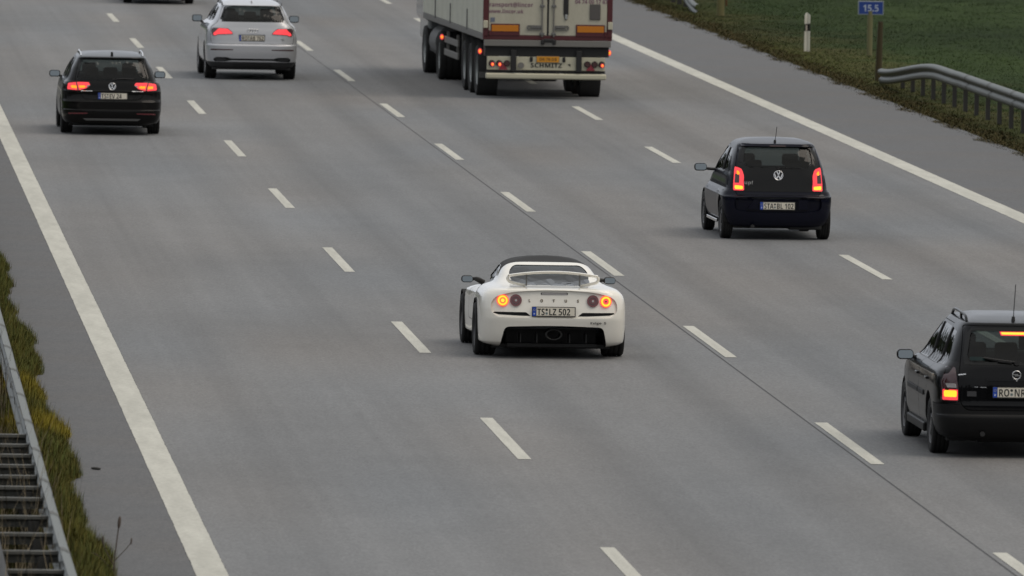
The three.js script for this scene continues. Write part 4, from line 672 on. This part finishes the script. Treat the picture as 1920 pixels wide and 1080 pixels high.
  const dark = make({ label: 'black estate car with red and orange lamps and chrome emblem in the leftmost lane', x: 5.85, z: -195.1, turn: .004, paint, left: 'TS', right: 'EV 24' });
  const pale = carPaint(.34, .35, .36, .4, { metalness: .3 }), far = dark.clone(); far.name = numbered('car'); scene.add(far); far.position.set(9.38, 0, -273.75);
  far.traverse((o) => { if (o.material === paint) o.material = pale; });
  tag(far, 'pale car at the top edge with only its rear wheels in view', 'car');
}

// ------------------------------------------------------------------ the silver off-roader
{
  const paint = carPaint(.48, .49, .52, .38, { metalness: .35 }), low = std({ color: lin(.025, .025, .027), roughness: .5 });
  const win = [[-.60, 1.205, .05], [.60, 1.205, .05], [.635, 1.24, .04], [.545, 1.475, .07], [.35, 1.50, .1], [-.35, 1.50, .1], [-.545, 1.475, .07], [-.635, 1.24, .04]];
  const lampL = [[-.825, .90, .02], [-.77, .895, .02], [-.725, .922, .02], [-.395, .938, .02], [-.41, .975, .02], [-.50, 1.055, .02], [-.80, 1.062, .02], [-.845, 1.03, .02]];
  const sw = [[[-1.98, 1.17, .02], [-1.10, 1.17, .02], [-1.12, 1.50, .03], [-1.30, 1.52, .04], [-1.65, 1.38, .05]], [[-1.03, 1.17, .02], [-.16, 1.18, .02], [-.22, 1.50, .03], [-1.05, 1.51, .03]], [[-.09, 1.19, .02], [.50, 1.24, .06], [.28, 1.45, .05], [-.14, 1.49, .03]]];
  const [t, S] = buildCar({
    label: 'silver off-roader with wide red lamps near the top edge, beyond the black estate', x: 9.54, z: -222.9, turn: .012, paint,
    levels: [[.22, .74, .78, -3.2], [.27, .86, .86, -3.44], [.34, .905, .90, -3.56], [.42, .93, .925, -3.66], [.58, .942, .948, -3.70], [.69, .945, .95, -3.68], [.715, .945, .945, -3.68], [.73, .944, .925, -3.67], [.88, .935, .905, -3.6], [1.0, .918, .885, -3.45], [1.07, .895, .868, -3.2], [1.12, .855, .858, -2.9], [1.16, .815, .85, -2.62], [1.20, .79, .838, -2.45], [1.3, .745, .78, -2.2], [1.47, .662, .655, -1.7], [1.505, .64, .665, -1.6], [1.525, .625, .665, -1.53], [1.545, .60, .54, -1.48], [1.585, .53, .25, -1.35], [1.62, .40, -.1, -1.2], [1.64, .1, -.45, -1.0]],
    shell: { belt: 1.2, nr: 5, nf: 3, dr: .8, df: 1.1, taper: (z, y) => 1 - .035 * smooth(-z, 2.2, 3.1) },
    wheels: [0, -2.82].map((z) => ({ x: .93, z, R: .36, W: .24, rim: .25, gap: .045, spokes: 5, mat: M.alloy })),
    windows: [{ face: 'rear', pts: win, mat: M.tint, name: 'rear_window' }, ...['left', 'right'].flatMap((face) => sw.map((pts) => ({ face, pts, mat: M.tint, name: 'side_window' }))), { face: 'front', pts: [[-.66, 1.235], [.66, 1.235], [.56, 1.50], [-.56, 1.50]], name: 'windscreen' }],
    recesses: [{ pts: [[-.80, .42, .03], [-.77, .375, .03], [-.54, .38, .03], [-.44, .40, .02], [.44, .40, .02], [.54, .38, .03], [.77, .375, .03], [.80, .42, .03], [.74, .465, .03], [.52, .465, .03], [.44, .438, .02], [-.44, .438, .02], [-.52, .465, .03], [-.74, .465, .03]], r: .02, d: -.05, dark: 1 }, { pts: [[-.29, .935], [.27, .935], [.25, .775], [-.27, .775]], r: .02, d: -.014 }],
    panels: [{ name: 'tailgate', face: 'rear', pts: [[-.84, .74, .04], [.84, .74, .04], [.855, .90, .05], [.85, 1.07, .05], [.70, 1.19, .06], [.60, 1.515, .03], [-.60, 1.515, .03], [-.70, 1.19, .06], [-.85, 1.07, .05], [-.855, .90, .05]], r: .04, d: -.18 }, { name: 'lower_bumper', slab: [[.5, .1], [.5, .365], [1.2, .365], [1.2, .1]], mat: low },
      ...['left', 'right'].flatMap((face) => [{ name: 'door', face, pts: [[-1.07, .34, .04], [-1.07, 1.15], [-1.08, 1.54], [-1.32, 1.55], [-1.68, 1.41], [-2.08, 1.15], [-2.12, .40, .06]], r: .03 }, { name: 'door', face, pts: [[-.46, .56, .15], [-.10, .95, .1], [-.12, 1.53], [-1.065, 1.54], [-1.055, 1.15], [-1.055, .34, .04], [-.52, .34, .06]], r: .03 }])],
      patches: [
      ...[lampL, mirrored(lampL)].map((pts, i) => { const q = (a) => i ? mirrored(a) : a; return { name: 'tail_lamp', pts, r: .02, d0: -.03, d1: .012, mat: M.smokedLens, sub: [{ name: 'lamp_glow', pts: q([[-.80, .915, .02], [-.76, .905, .02], [-.715, .932, .02], [-.41, .946, .02], [-.425, .975, .02], [-.51, 1.045, .02], [-.70, 1.052, .02], [-.74, 1.00, .03], [-.80, .955, .03]]), d1: .016, mat: M.redGlow }] }; }),
      { name: 'window_surround', shape: hole(poly([[-.625, 1.188, .05], [.625, 1.188, .05], [.665, 1.24, .04], [.57, 1.49, .07], [.36, 1.515, .1], [-.36, 1.515, .1], [-.57, 1.49, .07], [-.665, 1.24, .04]]), poly(win)), d0: -.02, d1: .003, mat: M.glossBlack },
      ...[-1, 1].map((s) => ({ name: 'rear_reflector', pts: (s < 0 ? (a) => a : mirrored)([[-.86, .602], [-.40, .612], [-.39, .628], [-.84, .632]]), r: .006, d0: -.012, d1: .004, mat: std({ color: lin(.06, .02, .02), roughness: .25 }) })),
      ...[-1, 1].map((s) => ({ name: 'exhaust_trim', pts: (s < 0 ? (a) => a : mirrored)([[-.77, .392], [-.53, .402], [-.53, .432], [-.74, .445]]), r: .012, d0: -.05, d1: -.035, mat: M.darkAlloy })),
      { name: 'skid_plate', pts: [[-.42, .265], [.42, .265], [.36, .325], [-.36, .325]], r: .02, d0: -.02, d1: .012, mat: M.trim },
    ],
    under: [box(1.6, .05, 3.8, 0, .23, -1.2), box(1.1, .12, .5, 0, .27, .4, .05)],
  });
  plate(t, -.015, .858, S.rear(0, .86) - .006, 'RO', 'AB 762');
  part(t, 'emblem', [0, 1, 2, 3].map((k) => at(new THREE.TorusGeometry(.034, .0055, 8, 24), (k - 1.5) * .05, 0, 0)), M.chrome, [0, 1.01, S.rear(0, 1.01) + .008]);
  part(t, 'badge_letter', text('Q5', .04, .006), M.chrome, [.62, .83, S.rear(.62, .83) + .001]);
  for (const s of [-1, 1]) { const y = (z) => S.roof(.60, z); part(t, 'roof_rail', tube([[s * .61, y(.35) - .01, .42], [s * .61, y(.25) + .03, .32], [s * .615, y(-.4) + .035, -.4], [s * .61, y(-1.1) + .03, -1.1], [s * .61, y(-1.3) - .01, -1.25]], .015, 40, 8), M.darkAlloy); }
  part(t, 'roof_fin', box(.03, .05, .13, 0, S.roof(.01, .3) + .01, .3, .012), paint);
  mirrors(t, S, 1.005, 1.175, -1.85, .21, .15, M.glossBlack, [[.93, 1.12, -1.85], [.89, 1.09, -1.85], [.86, 1.08, -1.85]]);
  seats(t, -.28, [-.36, 0, .36], .6, 1.16); seats(t, -1.15, [-.38, .38], .52, 1.2);
  part(t, 'dashboard', box(1.5, .25, .3, 0, 1.06, -2.1, .08), M.fabric);
}

// ------------------------------------------------------------------ articulated lorry
{
  const L = thing('articulated_lorry', 'articulated lorry with cream box trailer, maroon frame and orange reflectors', 'lorry', [14.985, 0, -216.0], .0305);
  const creamTex = (() => { const a = tileNoise(512, 30), b = tileNoise(512, 120), c = tileNoise(512, 4); return noiseTex(512, (i, j) => { const v = 205 + (a(i, j) - .5) * 8 + (b(i, j) - .5) * 10 + (c(i, j) - .5) * 8; return [v, v - 4, v - 20]; }, true); })();
  const cream = std({ map: creamTex, color: lin(.70, .70, .68), roughness: .5 }), white = std({ map: creamTex, color: lin(.86, .90, .92), roughness: .5 });
  const maroon = std({ color: lin(.075, .012, .016), roughness: .45 }), dark = std({ color: lin(.012, .012, .013), roughness: .7 }), grey = std({ color: lin(.16, .155, .145), roughness: .6 }), bumper = std({ map: creamTex, color: lin(.78, .78, .72), roughness: .45 });
  const amber = std({ color: lin(.50, .17, .008), roughness: .35 });
  const Z = 2.02, F = Z - 13.55;                                       // rear face and front wall of the trailer
  part(L, 'cargo_box', box(2.50, 2.70, 13.4, 0, 2.60, (Z + F) / 2 - .04), white);
  // left and right walls: panels between posts
  for (const s of [-1, 1]) {
    for (let k = 0; k < 6; k++) part(L, 'wall_panel', box(.02, 2.62, 2.19, s * 1.262, 2.60, Z - 1.22 - k * 2.24, .006), white);
    part(L, 'side_rail', box(.05, .12, 13.4, s * 1.25, 1.22, (Z + F) / 2 - .03, .01), grey);
    for (const z of [Z - 3.5, Z - 7.2, Z - 10.6]) part(L, 'wall_stanchion', box(.03, .42, .07, s * 1.277, 1.46, z, .008), dullGrey());
  }
  function dullGrey() { return M.dullSteel; }
  part(L, 'roof_rail', box(2.56, .10, 13.5, 0, 3.98, (Z + F) / 2 - .02, .02), grey);
  // rear frame and doors
  for (const s of [-1, 1]) { part(L, 'corner_post', box(.105, 2.78, .10, s * 1.232, 2.60, Z - .03, .008), maroon); part(L, 'hinge_block', [1.475, 2.4, 3.3].map((y) => box(.09, .15, .06, s * 1.24, y, Z + .035, .012)), bumper); }
  part(L, 'door_sill', box(2.56, .085, .10, 0, 1.218, Z - .03, .008), maroon); part(L, 'door_header', box(2.36, .12, .10, 0, 3.93, Z - .03, .008), maroon);
  const doors = []; for (const s of [-1, 1]) doors.push(part(L, 'cargo_door', box(1.155, 2.60, .05, s * .597, 2.565, Z - .01, .01), cream));
  part(L, 'door_seal', box(.035, 2.60, .04, 0, 2.565, Z - .01), dark);
  for (const s of [-1, 1]) {
    part(L, 'lock_rod', cyl(.016, 2.62, s * .115, 2.55, Z + .045, 'y', 10), grey);
    part(L, 'rod_guide', [1.30, 1.85, 2.9].map((y) => box(.09, .05, .05, s * .115, y, Z + .035, .01)), M.dullSteel);
    part(L, 'lock_handle', [at(new THREE.ExtrudeGeometry(hole(poly([[-.15, -.045], [.15, -.045], [.15, .045], [-.15, .045]], .045), poly([[-.13, -.028], [.13, -.028], [.13, .028], [-.13, .028]], .028)), { depth: .03, bevelEnabled: false }), s * .27, 1.42, Z + .02), box(.20, .028, .02, s * .25, 1.425, Z + .045, .008)], M.dullSteel);
    const r = part(L, 'reflector_frame', box(.575, .235, .02, s * .845, 1.372, Z + .024, .006), maroon);
    part(r, 'amber_reflector', box(.53, .125, .02, s * .850, 1.400, Z + .030, .004), amber);
    part(L, 'door_buffer', box(.045, .11, .06, s * 1.15, 1.30, Z + .03, .012), maroon);
  }
  part(L, 'strap', [box(.10, 1.3, .012, .355, 2.34, Z + .024), at(new THREE.CylinderGeometry(.05, .02, .12, 10).scale(1, 1, .3), .355, 1.64, Z + .024)], dark);
  part(L, 'strap_buckle', box(.05, .10, .03, .36, 1.64, Z + .04, .012), M.steel);
  part(L, 'document_box', box(.215, .31, .03, .935, 1.745, Z + .027, .012), std({ color: lin(.085, .078, .075), roughness: .7 }));
  part(L, 'sticker', box(.09, .09, .004, -1.10, 1.565, Z + .018), std({ color: lin(.13, .15, .20), roughness: .6 }));
  const print = std({ color: lin(.16, .075, .12), roughness: .6 });
  const word = (s, size, x, y, k) => part(L, 'door_lettering', text(s, size, .003, k), print, [x, y, Z + .0155]);
  word('www.lincor.uk', .075, -.835, 1.725, .95); word('transport@lincor', .085, -.76, 1.855, .95); word('04 74 00 17 67', .085, .86, 1.935, .85);
  // rear underrun: sill beam, black chassis, lamp panel, bumper
  part(L, 'tail_beam', box(2.52, .125, .12, 0, 1.108, Z - .02, .012), grey);
  part(L, 'beam_bracket', [box(.20, .07, .05, .02, 1.17, Z + .05, .02), box(.07, .10, .05, -.10, 1.14, Z + .05, .02), box(.07, .10, .05, .13, 1.14, Z + .05, .02)], dark);
  part(L, 'chassis', [box(2.46, .20, .35, 0, .945, Z - .22), box(.9, .35, 12.0, 0, .98, -4.6), box(2.1, .10, 3.6, 0, .95, -.6)], dark);
  const panel = part(L, 'lamp_panel', box(2.35, .265, .03, -.02, .708, Z - .03, .01), bumper);
  part(L, 'underrun_bumper', box(2.40, .115, .12, -.02, .455, Z - .02, .035), bumper);
  part(L, 'panel_gap', box(2.36, .05, .06, -.02, .545, Z - .07), dark);
  for (const x of [-.67, .63]) part(L, 'bumper_arm', box(.11, .42, .10, x, .76, Z + .0, .01), dark);
  const grp = [[-1.10, 1], [-.955, 1], [-.80, 0], [-.52, 2], [1.085, 1], [.945, 0], [.80, 0]];
  for (const [x, lit] of grp) {
    const y = lit === 2 ? .668 : .705, l = part(panel, 'tail_lamp', cyl(.062, .05, x, y, Z + .005, 'z', 24), lit === 2 ? grey : dark);
    if (lit !== 2) part(panel, 'lamp_lens', cyl(.05, .02, x, y, Z + .03, 'z', 24), M.smokedLens);
    if (lit === 1) { const g = at(new THREE.SphereGeometry(.034, 16, 10).scale(1, 1.15, .45), x + .012, y - .02, Z + .035); part(panel, 'lamp_glow', g, M.redGlow); part(panel, 'lamp_core', at(new THREE.SphereGeometry(.017, 12, 8).scale(1, 1.3, .5), x + .012, y - .02, Z + .047), M.amberGlow); }
  }
  for (const x of [-.875, .865]) part(panel, 'triangle_reflector', at(new THREE.ExtrudeGeometry(poly([[-.09, -.055], [.09, -.055], [0, .085]], .008), { depth: .02, bevelEnabled: false }), x, .635, Z), std({ color: lin(.24, .03, .045), roughness: .35 }));
  const np = (() => { const c = document.createElement('canvas'); c.width = 520; c.height = 130; const x = c.getContext('2d'); x.fillStyle = '#c98a1e'; x.fillRect(0, 0, 520, 130); x.fillStyle = '#4a3010'; x.font = 'bold 92px sans-serif'; x.textAlign = 'center'; x.textBaseline = 'middle'; x.fillText('OK-70-DB', 260, 68); const q = new THREE.CanvasTexture(c); q.colorSpace = THREE.SRGBColorSpace; return q; })();
  const nb = part(panel, 'number_plate', box(.46, .125, .02, .015, .795, Z - .002, .006), grey); part(nb, 'plate_face', at(new THREE.PlaneGeometry(.445, .115), .015, .795, Z + .0095), std({ map: np, roughness: .5 }));
  for (const x of [-.315, .335]) part(panel, 'plate_lamp', box(.06, .10, .04, x, .79, Z, .02), dark);
  part(panel, 'maker_lettering', text('SCHMITZ', .085, .006, 1.25), dark, [-.015, .662, Z - .014]);
  part(panel, 'maker_emblem', at(new THREE.ExtrudeGeometry(poly([[-.03, .02], [.02, .03], [.03, -.03]], .004), { depth: .006, bevelEnabled: false }), .44, .68, Z - .014), dark);
  // wheels: three trailer axles, the tractor's drive and steering axles
  const wl = (x, z, W = .385) => wheel(L, x, z, .50, W, .29, 8, M.steel);
  for (const z of [0, -1.34, -2.68]) for (const s of [-1, 1]) { wl(s * 1.03, z); part(L, 'mudguard', (() => { const g = at(new THREE.CylinderGeometry(.585, .585, .40, 24, 1, true, 0, Math.PI), 0, 0, 0, 0, 0, Math.PI / 2); return g.applyMatrix4(new THREE.Matrix4().makeRotationX(Math.PI * .5)).translate(s * 1.03, .52, z); })(), std({ color: lin(.03, .03, .03), roughness: .8, side: THREE.DoubleSide })); }
  for (const s of [-1, 1]) part(L, 'spray_flap', box(.40, .12, .02, s * 1.02, .42, .62, .006), std({ color: lin(.12, .12, .115), roughness: .9 }));
  for (const s of [-1, 1]) { wl(s * .97, -8.1, .56); wl(s * 1.05, -11.85, .32); }
  // side guards and marker lamps
  for (const s of [-1, 1]) {
    part(L, 'side_guard', [box(.04, .13, 3.0, s * 1.22, .88, -5.35, .01), box(.04, .13, 3.0, s * 1.22, .62, -5.35, .01), box(.05, .5, .06, s * 1.2, .8, -4.2), box(.05, .5, .06, s * 1.2, .8, -6.4)], grey);
    for (const z of [1.45, -6.9]) { const m = part(L, 'marker_lamp', box(.06, .10, .10, s * 1.27, .925, z, .015), dark); part(m, 'lamp_glow', at(new THREE.SphereGeometry(.05, 14, 10).scale(.75, 1.1, .6), s * 1.29, .92, z + .05), M.redGlow); part(m, 'lamp_core', at(new THREE.SphereGeometry(.024, 10, 8).scale(1, 1.2, .6), s * 1.29, .92, z + .075), M.amberGlow); }
    part(L, 'support_leg', box(.14, .75, .14, s * .85, .72, -6.3, .01), grey);
  }
  // tractor
  const cabPaint = carPaint(.16, .17, .175, .4);
  part(L, 'cab', [box(2.48, 2.55, 2.1, 0, 2.35, -12.55, .16), box(2.3, .55, 2.0, 0, .95, -12.6, .08)], cabPaint);
  part(L, 'tractor_chassis', [box(1.0, .3, 5.4, 0, .85, -10.0), box(2.3, .10, 2.6, 0, .55, -9.8)], dark);
  for (const s of [-1, 1]) {
    part(L, 'fuel_tank', cyl(.34, 1.5, s * .86, .72, -10.05, 'z', 28), M.dullSteel);
    part(L, 'side_fairing', box(.05, 1.7, 1.0, s * 1.21, 2.4, -11.25, .02), cabPaint);
    part(L, 'door_mirror', [box(.24, .55, .14, s * 1.42, 2.55, -13.3, .05), tube([[s * 1.40, 2.75, -13.3], [s * 1.28, 2.8, -13.35], [s * 1.2, 2.8, -13.4]], .025, 8)], M.trim);
    part(L, 'cab_window', box(.02, .75, .85, s * 1.236, 2.55, -13.0, .008), M.glossBlack);
    part(L, 'wheel_arch', box(.42, .12, 1.2, s * 1.0, 1.16, -8.1, .05), dark);
  }
}

scene.updateMatrixWorld(true);
renderer.render(scene, camera);
